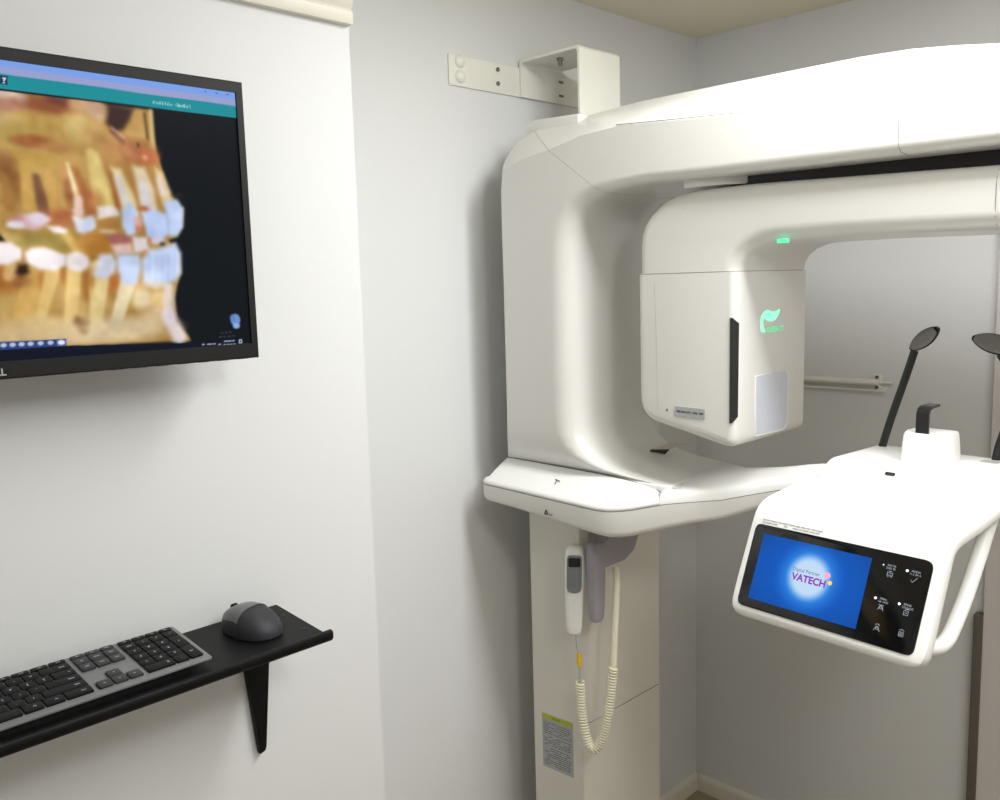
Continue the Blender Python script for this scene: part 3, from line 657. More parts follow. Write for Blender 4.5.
# ------------------------------------------------------------------ shelf
SZ = 1.150
sh = thing('wall_shelf', 'narrow black metal shelf on the left wall holding the keyboard and mouse', 'shelf', (XL, .30, SZ))
plate = [(-1.289, -.25), (-1.126, -.25), (-1.126, .726), (-1.289, .742)]
bm = prism(round_poly(plate, .003, 2), lambda u, v, a: (u, v, a), SZ - .006, SZ, .001, 1)
obj('shelf_board', bm, M['blackm'], sh)
bm = bmesh.new()
lip = [(-1.128, SZ - .012), (-1.119, SZ - .014), (-1.1155, SZ - .010), (-1.115, SZ - .001), (-1.117, SZ + .002), (-1.122, SZ + .003), (-1.128, SZ)]
prism(lip, lambda u, v, a: (u, a, v), -.25, .736, .0015, 2, bm)
obj('front_lip', bm, M['blackm'], sh)
bm = bmesh.new()
# tapered bracket strap on the wall below the board
br = [(.664, SZ - .006), (.724, SZ - .006), (.7010, .920), (.6985, .913), (.689, .910)]
prism(br, lambda u, v, a: (a, u, v), -1.289, -1.277, .0015, 2, bm)
add_box(bm, (-1.289, .668, SZ - .012), (-1.14, .73, SZ - .006))
obj('bracket', bm, M['blackm'], sh)
bm = bmesh.new()
bm.free()
for p in ((-1.160, .712), (-1.235, .722)):
    bm = bmesh.new(); disc(bm, (p[0], p[1], SZ - .0005), .0032, .0011, (0, 0, 1), 14)
    obj('screw_hole', bm, M['dark'], sh)
bm = bmesh.new()
add_box(bm, (-1.232, .300, SZ - .040), (-1.200, .322, SZ - .006), .004)
obj('cable_clip', bm, M['padgrey'], sh)

# ------------------------------------------------------------------ keyboard
kb = thing('keyboard', 'full size grey keyboard with black keys on the black wall shelf', 'keyboard', (-1.20, .33, SZ))
KD = .121; kt = math.asin(.0145 / KD)
ku = Vector((.012, -1, 0)).normalized()                     # along the length, right end towards left end
kv = Vector((math.cos(kt), .012, -math.sin(kt))).normalized()  # rear edge towards front edge
kn = kv.cross(ku).normalized()
if kn.z < 0: kn = -kn
KO = Vector((-1.2590, .5500, 1.1790))
def kf(a, b, h=0.0): return KO + ku * a + kv * b + kn * h
KL = .468
bm = prism(round_poly([(0, 0), (KL, 0), (KL, KD), (0, KD)], .004, 3), lambda u, v, a: kf(u, v, a), -.0048, -.0015, .0010, 2)
obj('case', bm, M['keycase'], kb)
bm = prism(round_poly([(.004, .004), (KL - .004, .004), (KL - .004, KD - .006), (.004, KD - .006)], .004, 3), lambda u, v, a: kf(u, v, a), -.0090, -.0047, .0010, 2)
obj('underside', bm, M['blackp'], kb)
bm = bmesh.new()
prism(round_poly([(.03, .004), (KL - .03, .004), (KL - .03, .020), (.03, .020)], .003, 2), lambda u, v, a: tuple(Vector(kf(u, v, -.0085)) * (1 - a) + Vector((kf(u, v, 0).x, kf(u, v, 0).y, SZ + .0002)) * a), 0, 1, 0, bm=bm)
prism(round_poly([(.03, KD - .016), (KL - .03, KD - .016), (KL - .03, KD - .006), (.03, KD - .006)], .003, 2), lambda u, v, a: tuple(Vector(kf(u, v, -.0085)) * (1 - a) + Vector((kf(u, v, 0).x, kf(u, v, 0).y, SZ + .0002)) * a), 0, 1, 0, bm=bm)
obj('rubber_foot', bm, M['blackp'], kb)
P0, RP, KS = .0200, .0187, .0176
rows_b = [.0048, .0160, .0160 + RP, .0160 + 2 * RP, .0160 + 3 * RP, .0160 + 4 * RP]
keys = []
def key(a, w, row, txt='', grey=False, hrow=1, half=0):
    b0 = rows_b[row]; d = .0092 if row == 0 else KS + (hrow - 1) * RP
    if half == 1: d = KS * .5 - .0004
    if half == 2: b0 += KS * .5 + .0004; d = KS * .5 - .0004
    keys.append((a, a + w, b0, b0 + d, txt, grey))
a0 = .0075
for i, t in enumerate(('Pw', 'Vo', '<', 'Ca')): key(a0 + i * P0, KS, 0, t)
for i, t in enumerate('-*/'): key(a0 + i * P0, KS, 1, t)
key(a0 + 3 * P0, KS, 1, 'Num')
key(a0, KS, 2, '+', hrow=2); key(a0, KS, 4, 'Ent', hrow=2)
for r, ts in ((2, '987'), (3, '654'), (4, '321')):
    for i, t in enumerate(ts): key(a0 + (i + 1) * P0, KS, r, t)
key(a0 + P0, KS, 5, '.'); key(a0 + 2 * P0, KS + P0, 5, '0')
a1 = a0 + 4 * P0 + .005
for i, t in enumerate(('Pau', 'Scr', 'Prt')): key(a1 + i * P0, KS, 0, t, True)
for i, t in enumerate(('PgU', 'Hom', 'Ins')): key(a1 + i * P0, KS, 1, t, True)
for i, t in enumerate(('PgD', 'End', 'Del')): key(a1 + i * P0, KS, 2, t, True)
key(a1 + P0, KS, 4, '^', True)
for i, t in enumerate('>v<'): key(a1 + i * P0, KS, 5, t, True)
a2 = a1 + 3 * P0 + .005
def run(row, widths, texts):
    a = a2
    for w, t in zip(widths, texts):
        key(a, w * P0 - (P0 - KS), row, t); a += w * P0
run(0, [15 / 13] * 13, ['F12', 'F11', 'F10', 'F9', 'F8', 'F7', 'F6', 'F5', 'F4', 'F3', 'F2', 'F1', 'Esc'])
run(1, [2] + [1] * 13, ['Bksp', '=', '-', '0', '9', '8', '7', '6', '5', '4', '3', '2', '1', '`'])
run(2, [1.5] + [1] * 12 + [1.5], ['\\', ']', '['] + list('POIUYTREWQ') + ['Tab'])
run(3, [2.25] + [1] * 11 + [1.75], ['Enter', "'", ';'] + list('LKJHGFDSA') + ['Caps'])
run(4, [2.75] + [1] * 10 + [2.25], ['Shift', '/', '.', ','] + list('MNBVCXZ') + ['Shift'])
run(5, [1.75, 1.25, 1.25, 6.25, 1.5, 1.25, 1.75], ['Ctrl', 'Fn', 'Alt', '', 'Alt', 'Win', 'Ctrl'])
def add_key(bm, k):
    x0, x1, b0, b1, t, grey = k
    n = prism(round_poly([(x0, b0), (x1, b0), (x1, b1), (x0, b1)], .0016, 2), lambda u, v, a: kf(u, v, a), -.0018, .0016, .0007, 2)
    merge(bm, n)
    if t:
        s = .0052 if len(t) == 1 else .0036
        cx = (x0 + x1) / 2 if x1 - x0 < .02 else x0 + .006 + .001 * len(t)
        cb = (b0 + b1) / 2
        add_text(bm, t, s, lambda u, v, h: kf(cx - u, cb - v, h), .00175, 1, .02)
keys.sort(key=lambda k: k[0])
for k in keys[:98]:
    bm = bmesh.new(); add_key(bm, k)
    obj('key', bm, [M['keygrey'] if k[5] else M['key'], M['legend']], kb)
bm = bmesh.new()
for k in keys[98:]: add_key(bm, k)
o = obj('key', bm, [M['key'], M['legend']], kb); o['kind'] = 'stuff'

# ------------------------------------------------------------------ mouse
mo = thing('computer_mouse', 'dark grey cordless mouse on the right end of the black wall shelf', 'mouse', (-1.213, .653, SZ))
def mouse_pt(t, ang):
    # t 0 = front (wall side), 1 = palm end
    L, Wd = .112, .0385
    s = math.sin(PI * min(max(t, .0), 1)) ** .42
    w = Wd * s * (1 - .10 * math.sin(PI * t)) * (1.02 if t > .5 else .96)
    h = .0405 * (math.sin(PI * (t * .88 + .10)) ** .62)
    c, sn = math.cos(ang), math.sin(ang)
    px = (abs(c) ** .72) * (1 if c >= 0 else -1) * w
    pz = (abs(sn) ** .78) * h
    return px, pz
MO = Vector((-1.213, .653, SZ)); mth = math.radians(12)
def mw(l, s, z): return (MO.x + l * math.cos(mth) - s * math.sin(mth), MO.y + l * math.sin(mth) + s * math.cos(mth), SZ + z)
N = 22; A = 22
def mouse_rows(t0, t1, lift, amin, amax, n=N):
    rows = []
    for i in range(n + 1):
        t = t0 + (t1 - t0) * i / n
        te = .012 + .976 * t
        r = []
        for k in range(A + 1):
            g = amin + (amax - amin) * k / A
            px, pz = mouse_pt(te, g)
            r.append(mw((te - .5) * .108, px * lift, .0016 + pz * lift))
        rows.append(r)
    return rows
bm = bmesh.new()
rows = mouse_rows(0, 1, 1.0, 0, PI)
loft(rows, cap=False, closed=False, bm=bm)
bot = [bm.verts.new(r[0]) for r in rows] + [bm.verts.new(r[-1]) for r in reversed(rows)]
bm.faces.new(bot)
for r in (rows[0], rows[-1]): bm.faces.new([bm.verts.new(p) for p in r])
obj('shell', bm, M['mouse'], mo, sharp=60)
bm = bmesh.new()
loft(mouse_rows(.03, .56, 1.025, PI * .16, PI * .84), cap=False, closed=False, bm=bm)
obj('button_cover', bm, M['mousetop'], mo, sharp=60)
bm = bmesh.new()
px, pz = mouse_pt(.18, PI / 2)
wc = Vector(mw((.17 - .5) * .108, 0, pz - .0015))
sd = Vector((-math.sin(mth), math.cos(mth), 0))
tube([wc - sd * .0032, wc + sd * .0032], .0068, 16, bm)
obj('scroll_wheel', bm, M['blackp'], mo)
bm = bmesh.new()
bm.free()
for l, s in ((-.035, -.015), (-.035, .015), (.038, 0)):
    bm = bmesh.new(); disc(bm, mw(l, s, 0), .006, .0018, (0, 0, 1), 14)
    obj('glide_foot', bm, M['blackp'], mo)

# ------------------------------------------------------------------ wall bracket that steadies the scanner
wb = thing('wall_bracket', 'white steel bracket high on the wall, bolted down onto the scanner column', 'bracket', (XW, 1.60, 2.11))
bm = prism(round_poly([(1.387, 2.111), (1.845, 2.111), (1.845, 2.178), (1.387, 2.178)], .002, 2), lambda u, v, a: (a, u, v), XW, XW + .005, .001, 2)
obj('wall_plate', bm, M['bracketwhite'], wb)
bm = bmesh.new()
zt_ = 2.196
prof = [(XW + .005, 2.111), (XW + .011, 2.111), (XW + .011, zt_ - .012), (XW + .017, zt_ - .006), (-1.352, zt_ - .006), (-1.346, zt_ - .012), (-1.346, 2.0262), (-1.340, 2.0262), (-1.340, zt_ - .006), (-1.346, zt_), (XW + .011, zt_), (XW + .005, zt_ - .006)]
prism(prof, lambda u, v, a: (u, a, v), 1.612, 1.760, .0008, 1, bm)
obj('channel', bm, M['bracketwhite'], wb)
for z in (2.1645, 2.1320):
    bm = bmesh.new(); disc(bm, (XW + .005, 1.4185, z), .0145, .010, (1, 0, 0), 24, dome=1)
    obj('screw_cap', bm, M['bracketwhite'], wb)
for z in (2.164, 2.1325):
    bm = bmesh.new(); disc(bm, (XW + .005, 1.5385, z), .0052, .003, (1, 0, 0), 14)
    obj('screw', bm, M['steel'], wb)
bm = bmesh.new()
bm.free()
for z in (2.163, 2.130):
    bm = bmesh.new(); add_box(bm, (XW + .011, 1.757 - .010, z - .003), (XW + .0125, 1.757 + .008, z + .003), .0008, 1)
    obj('slot', bm, M['seam'], wb)
bm = bmesh.new()
disc(bm, (-1.4345, 1.655, zt_ - .006), .009, .006, (0, 0, -1), 6)
disc(bm, (-1.4345, 1.655, zt_ - .012), .005, .012, (0, 0, -1), 12)
disc(bm, (-1.4345, 1.655, zt_), .007, .003, (0, 0, 1), 12)
obj('bolt', bm, M['steel'], wb)

# ------------------------------------------------------------------ rail on the back wall
wr = thing('wall_rail', 'thin white rail screwed to the back wall beneath the sensor box', 'rail', (-1.07, YB, 1.37))
bm = prism(round_poly([(0, 1.376), (.020, 1.374), (.024, 1.380), (.020, 1.388), (0, 1.390)], .002, 2), lambda u, v, a: (a, YB - u, v), -1.22, -.964, .001, 1)
obj('rail_bar', bm, M['bracketwhite'], wr)
obj('lower_flange', prism([(0, 1.357), (.012, 1.357), (.012, 1.361), (.003, 1.366), (0, 1.375)], lambda u, v, a: (a, YB - u, v), -1.22, -.948), M['bracketwhite'], wr)
obj('end_tab', box((-.966, YB - .012, 1.379), (-.928, YB - .004, 1.385), .001, 1), M['bracketwhite'], wr)
obj('end_plate', box((-.982, YB - .006, 1.360), (-.958, YB, 1.402), .001, 1), M['bracketwhite'], wr)
for z in (1.395, 1.3675):
    bm = bmesh.new(); disc(bm, (-.970, YB - .006, z), .0045, .0025, (0, -1, 0), 12)
    obj('screw', bm, M['taupe'], wr)

# ------------------------------------------------------------------ the dental scanner
sc = thing('dental_scanner', 'tall white dental CT scanner with overhead arm, hanging sensor box and tilted touch panel', 'dental scanner', (-1.338, 1.645, 0))
# column
x0, x1, y0, y1 = -1.421, -1.2555, 1.500, 1.790
obj('base_plate', box((x0 - .03, y0 - .03, 0), (x1 + .12, y1 + .08, .035), .006), M['column'], sc)
obj('column_core', box((x0 + .008, y0 + .008, .03), (x1 - .012, y1 - .006, 1.97)), M['seam'], sc)
bm = bmesh.new()
prism(round_poly([(x0, y0), (x1 - .012, y0), (x1, y0 + .014), (x1, y1), (x0, y1)], [.006, .004, .004, .006, .006], 3), lambda u, v, a: (u, v, a), .6575, 1.975, 0, bm=bm)
col = obj('column', bm, M['column'], sc)
bm = bmesh.new()
prism(round_poly([(x0, y0), (x1 - .012, y0), (x1, y0 + .014), (x1, y1), (x0, y1)], [.006, .004, .004, .006, .006], 3), lambda u, v, a: (u, v, a), .035, .655, 0, bm=bm)
low = obj('lower_panel', bm, M['column'], sc)
# front trim strip that hides the joint on the front face
front = obj('front_trim', box((x0 - .0006, y0 - .0012, .036), (x1 - .0135, y0 + .01, 1.20), .0006, 1), M['column'], sc)
obj('column_cap', prism(round_poly([(x0 + .010, 1.970), (x1, 1.970), (x1, 2.022), (x0 + .035, 2.026), (x0 + .010, 2.008)], .006, 3), lambda u, v, a: (u, a, v), 1.505, y1 + .01, .008, 3), M['plastic'], sc)
# rating label
LF = frame_fn((-1.346, y0 - .0014, .5755), (1, 0, .05), (0, 0, 1), (0, -1, 0))
bm = bmesh.new()
prism([(-.048, -.068), (.048, -.068), (.048, .068), (-.048, .068)], lambda u, v, a: LF(u, v, a), 0, .0006, bm=bm)
lab = obj('rating_label', bm, M['greylabel'], front)
lab['label'] = 'grey rating label with a lime green top band'
bm = bmesh.new()
prism([(-.048, .056), (.048, .056), (.048, .068), (-.048, .068)], lambda u, v, a: LF(u, v, a), .0005, .0011, bm=bm)
obj('label_band', bm, M['lime'], front)
bm = bmesh.new()
rnd = random.Random(7)
v = .046
while v > -.062:
    u = -.042
    while u < .040:
        w = rnd.uniform(.005, .016)
        if rnd.random() < .84:
            prism([(u, v), (min(u + w, .043), v), (min(u + w, .043), v + .0014), (u, v + .0014)], lambda a, b, h: LF(a, b, h), .0006, .0008, bm=bm)
        u += w + .0022
    v -= .0052 if rnd.random() < .8 else .0085
add_marks(bm, lambda u, v, h: LF(u, v + .062, h), .030, .0055, 12, .0013)
obj('label_print', bm, M['ink'], front)

# C shaped frame: lofted sections along spine and overhead arm. per station I (front inner), O (front outer), R (ridge x, z, y)
ST = [  # Ix,Iz, Ox,Oz, Rx,Rz,Ry, inner radius, front y
 (-.965, 1.2560, -1.4605, 1.256, -1.4691, 1.256, 1.52, .016, 1.470),
 (-1.020, 1.2610, -1.4557, 1.261, -1.4662, 1.261, 1.52, .020, 1.465),
 (-1.080, 1.2675, -1.4489, 1.2675, -1.4621, 1.2675, 1.52, .024, 1.458),
 (-1.125, 1.2755, -1.4392, 1.2755, -1.4563, 1.2755, 1.51, .028, 1.448),
 (-1.160, 1.2880, -1.4275, 1.288, -1.4493, 1.288, 1.50, .032, 1.436),
 (-1.185, 1.3030, -1.4198, 1.303, -1.4447, 1.303, 1.50, .035, 1.428),
 (-1.203, 1.3240, -1.4149, 1.324, -1.4417, 1.324, 1.50, .036, 1.423),
 (-1.214, 1.3480, -1.4130, 1.348, -1.4406, 1.348, 1.50, .036, 1.421),
 (-1.220, 1.3800, -1.411, 1.380, -1.440, 1.380, 1.50, .036),
 (-1.221, 1.470, -1.411, 1.470, -1.440, 1.470, 1.50, .036),
 (-1.220, 1.570, -1.411, 1.567, -1.440, 1.570, 1.50, .036),
 (-1.218, 1.660, -1.411, 1.680, -1.440, 1.680, 1.50, .036),
 (-1.216, 1.735, -1.412, 1.786, -1.440, 1.790, 1.49, .036),
 (-1.209, 1.785, -1.411, 1.870, -1.436, 1.890, 1.47, .034),
 (-1.192, 1.814, -1.405, 1.915, -1.430, 1.945, 1.46, .032),
 (-1.166, 1.832, -1.349, 1.932, -1.412, 1.978, 1.475, .028),
 (-1.132, 1.843, -1.271, 1.943, -1.378, 2.001, 1.50, .024),
 (-1.072, 1.849, -1.182, 1.961, -1.305, 2.014, 1.53, .020),
 (-1.002, 1.852, -1.092, 1.966, -1.235, 2.026, 1.55, .018),
 (-.926, 1.851, -1.001, 1.960, -1.130, 2.031, 1.55, .016),
 (-.820, 1.850, -.858, 1.951, -.95, 2.032, 1.55, .014),
 (-.714, 1.849, -.716, 1.943, -.760, 2.032, 1.55, .014),
 (-.635, 1.8485, -.635, 1.939, -.672, 2.0318, 1.55, .014),
 (-.560, 1.848, -.557, 1.935, -.592, 2.0285, 1.55, .014),
 (-.490, 1.8475, -.488, 1.931, -.525, 2.0210, 1.55, .014),
 (-.415, 1.847, -.419, 1.927, -.455, 2.0105, 1.55, .014),
 (-.330, 1.8465, -.330, 1.923, -.368, 1.996, 1.55, .014),
 (-.250, 1.846, -.250, 1.920, -.280, 1.985, 1.55, .014),
 (-.120, 1.846, -.120, 1.914, -.150, 1.955, 1.55, .014),
 (-.080, 1.850, -.080, 1.908, -.100, 1.940, 1.55, .014),
 (-.055, 1.860, -.055, 1.896, -.066, 1.918, 1.555, .012),
]
YFm = 1.42
def frame_ring(s):
    Ix, Iz, Ox, Oz, Rx, Rz, Ry, r = s[:8]
    YFm = s[8] if len(s) > 8 else 1.42
    I = Vector((Ix, 0, Iz)); O = Vector((Ox, 0, Oz)); R = Vector((Rx, 0, Rz))
    d = (O - I).normalized(); L = (O - I).length
    def P(v, y): return (v.x, y, v.z)
    ib = I - d * .004
    r *= 1.25
    out = [P(I + d * (r * 1.15), YFm)]
    for k in range(8):
        th = PI / 2 * k / 7
        out.append(P(I + d * (r * (1 - math.sin(th))), YFm + r * (1 - math.cos(th))))
    out += [P(ib, 1.62), P(I + d * .006, 1.70), P(I + d * .03, 1.735)]
    out += [P(R - (R - O) * .0 - d * .03, 1.755), P(R, 1.72), P(R, Ry + .03), P(R, Ry)]
    m = (R * .5 + O * .5)
    out += [P(m + (R - O).normalized() * 0, (Ry + YFm) / 2), P(O, YFm + .003), P(O - d * .004, YFm), P(I + d * (L * .55), YFm)]
    return out
def lerp_st(a, b, t): return tuple(p * (1 - t) + q * t for p, q in zip(a, b))
rings = [frame_ring(s) for s in ST]
CUT1 = 16
gap = .004
spine_r = [frame_ring(s) for s in ST[:CUT1]] + [frame_ring(lerp_st(ST[CUT1 - 1], ST[CUT1], .985))]
arm_r = [frame_ring(s) for s in ST[CUT1:]]
def shrink(ring, e):
    c = Vector((0, 0, 0))
    for p in ring: c += Vector(p)
    c /= len(ring)
    return [tuple(Vector(p) + (c - Vector(p)).normalized() * e) for p in ring]
obj('frame_spine', loft(spine_r), M['plastic'], sc, sharp=36)
arm = obj('overhead_arm', loft(arm_r), M['plastic'], sc, sharp=32)
obj('frame_core', loft([shrink(frame_ring(s), .0045) for s in ST[13:24]]), M['seam'], sc, sharp=32)
# fine joint between front face and sloping top
seam = [(s[2], YFm + .0004, s[3] + .0004) for s in ST[18:]]
obj('top_joint', tube(seam, .0008, 6), M['seam'], arm)
obj('end_joint', tube([(-.556, YFm + .001, 1.935), (-.5565, YFm - .0002, 1.900), (-.5565, YFm, 1.872), (-.5555, YFm + .0006, 1.858), (-.553, YFm + .004, 1.8505), (-.548, YFm + .014, 1.8470)], .0005, 6), M['seam'], arm)
# turntable under the arm
obj('turntable', prism(round_poly([(-.90, 1.485), (-.12, 1.485), (-.12, 1.70), (-.90, 1.70)], .05, 6), lambda u, v, a: (u, v, a), 1.80, 1.868), M['dark'], sc)
obj('turntable_collar', prism(round_poly([(-.965, 1.455), (-.93, 1.452), (-.88, 1.462), (-.845, 1.485), (-.85, 1.53), (-.965, 1.53)], .008, 3), lambda u, v, a: (u, v, a), 1.8365, 1.853, .003, 2), M['plastic'], sc)

# rotating gantry: rounded head over the sensor box, arm running out to the right
gp = [(-1.0705, 1.6803), (-1.0705, 1.735), (-1.0675, 1.757), (-1.0590, 1.777), (-1.045, 1.795), (-1.026, 1.810), (-1.005, 1.821), (-.980, 1.828), (-.950, 1.832), (-.920, 1.8335),
      (-.82, 1.8335), (-.425, 1.8225), (-.155, 1.813), (-.125, 1.807), (-.103, 1.793), (-.095, 1.770), (-.103, 1.745), (-.125, 1.729), (-.155, 1.7225), (-.425, 1.728), (-.66, 1.732), (-.775, 1.731), (-.800, 1.728), (-.822, 1.720), (-.838, 1.709), (-.847, 1.695), (-.850, 1.6803)]
gan = obj('gantry_arm', rprism(gp, lambda u, v, a: (u, a, v), 1.452, 1.734, .028, 7, keep=(len(gp) - 1,)), M['plastic'], sc, sharp=42)
gy = 1.4515
def gl(pts, r=.0008, name='cover_joint', par=gan):
    return obj(name, tube(pts, r, 6), M['seam'], par)
gj = 1.4535
gl([(-.965, gj - .0012, 1.7985), (-.925, gj - .0008, 1.8050), (-.80, gj, 1.8070), (-.60, gj, 1.8010), (-.427, gj, 1.7955), (-.13, gj, 1.786)], .0004)
gl([(-.925, 1.4527, 1.8050), (-.925, 1.4560, 1.8155), (-.925, 1.4650, 1.8265), (-.925, 1.4800, 1.8335)], .0004)
gl([(-.427, 1.4740, 1.8220), (-.427, 1.4600, 1.8140), (-.427, 1.4533, 1.8030), (-.427, 1.4515, 1.790), (-.427, 1.4515, 1.760), (-.427, 1.4540, 1.746), (-.427, 1.4620, 1.7345)], .00045)
obj('status_light', box((-.7725, 1.4545, 1.7255), (-.7535, 1.4640, 1.7330), .0008, 1), M['greendeep'], gan)
# sensor box
hp = round_poly([(-1.0705, 1.6795), (-1.0685, 1.396), (-.851, 1.3505), (-.850, 1.6795)], [0, .055, .022, 0], 7)
sb = obj('sensor_box', rprism(hp, lambda u, v, a: (u, a, v), 1.4525, 1.7335, .016, 6, keep=(len(hp) - 1,)), M['plastic'], sc, sharp=42)
obj('box_joint', prism(round_poly([(-1.0685, 1.4545), (-.852, 1.4545), (-.852, 1.7315), (-1.0685, 1.7315)], .026, 6), lambda u, v, a: (u, v, a), 1.676, 1.684), M['dark'], sc)
obj('panel_joint', tube([(-1.0275, 1.4524, 1.664), (-1.0235, 1.4524, 1.55), (-1.0215, 1.4527, 1.412)], .0005, 6), M['jointpale'], sb)
SN = Vector((1, -1, 0)).normalized(); SU = Vector((1, 1, 0)).normalized()
sf = frame_fn((-.8545, 1.4570, 1.500), SU, (0, 0, 1), SN)
bm = prism([(-.0085, -.098), (-.0085, .096), (-.0045, .096), (.0075, .086), (.0065, -.086), (-.004, -.098)], lambda u, v, a: sf(u, v, a), -.006, .0012)
obj('air_slot', bm, M['dark'], sb)
RXF = -.8498
bm = prism([(1.5665, 1.6061), (1.5537, 1.6025), (1.5446, 1.5946), (1.5414, 1.5813), (1.5452, 1.5652), (1.559, 1.5644), (1.5519, 1.5734), (1.5492, 1.5833), (1.5519, 1.593), (1.5614, 1.5881), (1.5729, 1.5844), (1.5865, 1.5837), (1.5991, 1.5871), (1.6072, 1.5942), (1.6137, 1.6015), (1.6136, 1.6058), (1.6064, 1.6033), (1.5937, 1.6008), (1.5811, 1.6022)], lambda u, v, a: (a, u, v), RXF - .001, RXF + .0008)
lf = obj('leaf_emblem', bm, M['green'], sb); lf['label'] = 'glowing green leaf emblem'
bm = prism([(1.5563, 1.5989), (1.5686, 1.5989), (1.5812, 1.5966), (1.5687, 1.5974)], lambda u, v, a: (a, u, v), RXF, RXF + .0012)
obj('leaf_vein', bm, M['vein'], sb)
LT = [(1.5659, 1.5645), (1.6305, 1.5728)]
bm = bmesh.new()
cy = (LT[0][0] + LT[1][0]) / 2; cz = (LT[0][1] + LT[1][1]) / 2
add_text(bm, 'GREEN CT', .0145, lambda u, v, h: (RXF + h, cy + u, cz + v - .001), .0008, bold=.015, sx=1.0)
obj('emblem_text', bm, M['greendeep'], sb, fix=False)
WIN = [(1.5241, 1.4837), (1.6431, 1.4846), (1.6536, 1.4757), (1.6482, 1.3738), (1.6361, 1.3654), (1.5262, 1.3668)]
bm = prism(round_poly(WIN, [.003, .006, .002, .004, .006, .002], 3), lambda u, v, a: (a, u, v), RXF - .002, RXF + .0012, .0006, 1)
obj('window_frame', bm, M['bright'], sb)
cyw = sum(p[0] for p in WIN) / 6; czw = sum(p[1] for p in WIN) / 6
bm = prism(round_poly([(cyw + (p[0] - cyw) * .96 - .0022, czw + (p[1] - czw) * .965 + .0016) for p in WIN], .003, 3), lambda u, v, a: (a, u, v), RXF, RXF + .0018)
obj('sensor_window', bm, M['window'], sb)
NF = frame_fn((-.9470, 1.4520, 1.4150), (1, 0, -.012), (.012, 0, 1), (0, -1, 0))
obj('name_plate', prism(round_poly([(-.0335, -.0095), (.0335, -.0095), (.0335, .0095), (-.0335, .0095)], .001, 2), lambda u, v, a: NF(u, v, a), -.0004, .0012), M['greylabel'], sb)
bm = bmesh.new()
add_marks(bm, NF, .058, .0036, 11, .0015, .24)
obj('plate_print', bm, M['ink'], sb, fix=False)
bm = bmesh.new(); disc(bm, (-.9992, 1.4525, 1.4155), .0025, .001, (0, -1, 0), 12)
obj('reset_hole', bm, M['seam'], sb)

# base tray: one lower shell that runs along the front, round the corner and out along the chin-rest arm
# front x, front y, inward dir x, inward dir y, seam z, bottom z, inner x, inner y
TR = [(-1.4700, 1.640, 1, 0, 1.2175, 1.177, -1.40, 1.640), (-1.4700, 1.420, 1, 0, 1.2165, 1.178, -1.40, 1.50), (-1.4680, 1.402, .95, .3, 1.2165, 1.178, -1.40, 1.60), (-1.4620, 1.391, .7, .7, 1.2165, 1.178, -1.40, 1.66),
 (-1.4520, 1.3840, .3, .95, 1.2160, 1.177, -1.40, 1.69), (-1.4400, 1.3820, 0, 1, 1.2155, 1.1765, -1.395, 1.69), (-1.360, 1.382, 0, 1, 1.2138, 1.1730, -1.34, 1.69), (-1.250, 1.382, 0, 1, 1.2105, 1.1645, -1.25, 1.69),
 (-1.160, 1.382, 0, 1, 1.2078, 1.1575, -1.17, 1.69), (-1.125, 1.3835, -.1, .99, 1.2068, 1.1540, -1.14, 1.69), (-1.100, 1.389, -.25, .96, 1.2070, 1.1520, -1.12, 1.69), (-1.078, 1.398, -.42, .9, 1.2095, 1.1535, -1.10, 1.69),
 (-1.055, 1.410, -.45, .89, 1.2135, 1.1580, -1.08, 1.69), (-1.030, 1.4235, -.42, .9, 1.2200, 1.1660, -1.055, 1.69), (-1.000, 1.440, -.38, .92, 1.2280, 1.1755, -1.02, 1.69), (-.955, 1.467, -.3, .95, 1.2345, 1.1885, -.97, 1.66),
 (-.905, 1.497, -.25, .97, 1.2405, 1.1995, -.91, 1.625), (-.850, 1.517, -.2, .98, 1.2560, 1.2220, -.85, 1.612), (-.800, 1.532, -.15, .99, 1.2695, 1.2420, -.80, 1.606), (-.750, 1.546, -.1, .99, 1.2795, 1.2560, -.75, 1.610), (-.690, 1.556, 0, 1, 1.2850, 1.2640, -.69, 1.625), (-.640, 1.560, 0, 1, 1.2850, 1.2640, -.64, 1.640)]
def low_sec(s):
    x, y, dx, dy, zs_, zb_, ix, iy = s
    n = math.hypot(dx, dy); dx /= n; dy /= n
    return [(x, y, zs_ - .0007), (x, y, zb_ + .013), (x + dx * .002, y + dy * .002, zb_ + .006), (x + dx * .007, y + dy * .007, zb_ + .001), (x + dx * .014, y + dy * .014, zb_),
            (ix, iy, zb_), (ix, iy, zs_ - .0007)]
tray = obj('base_tray', loft([low_sec(s) for s in TR]), M['plastic'], sc, sharp=50)
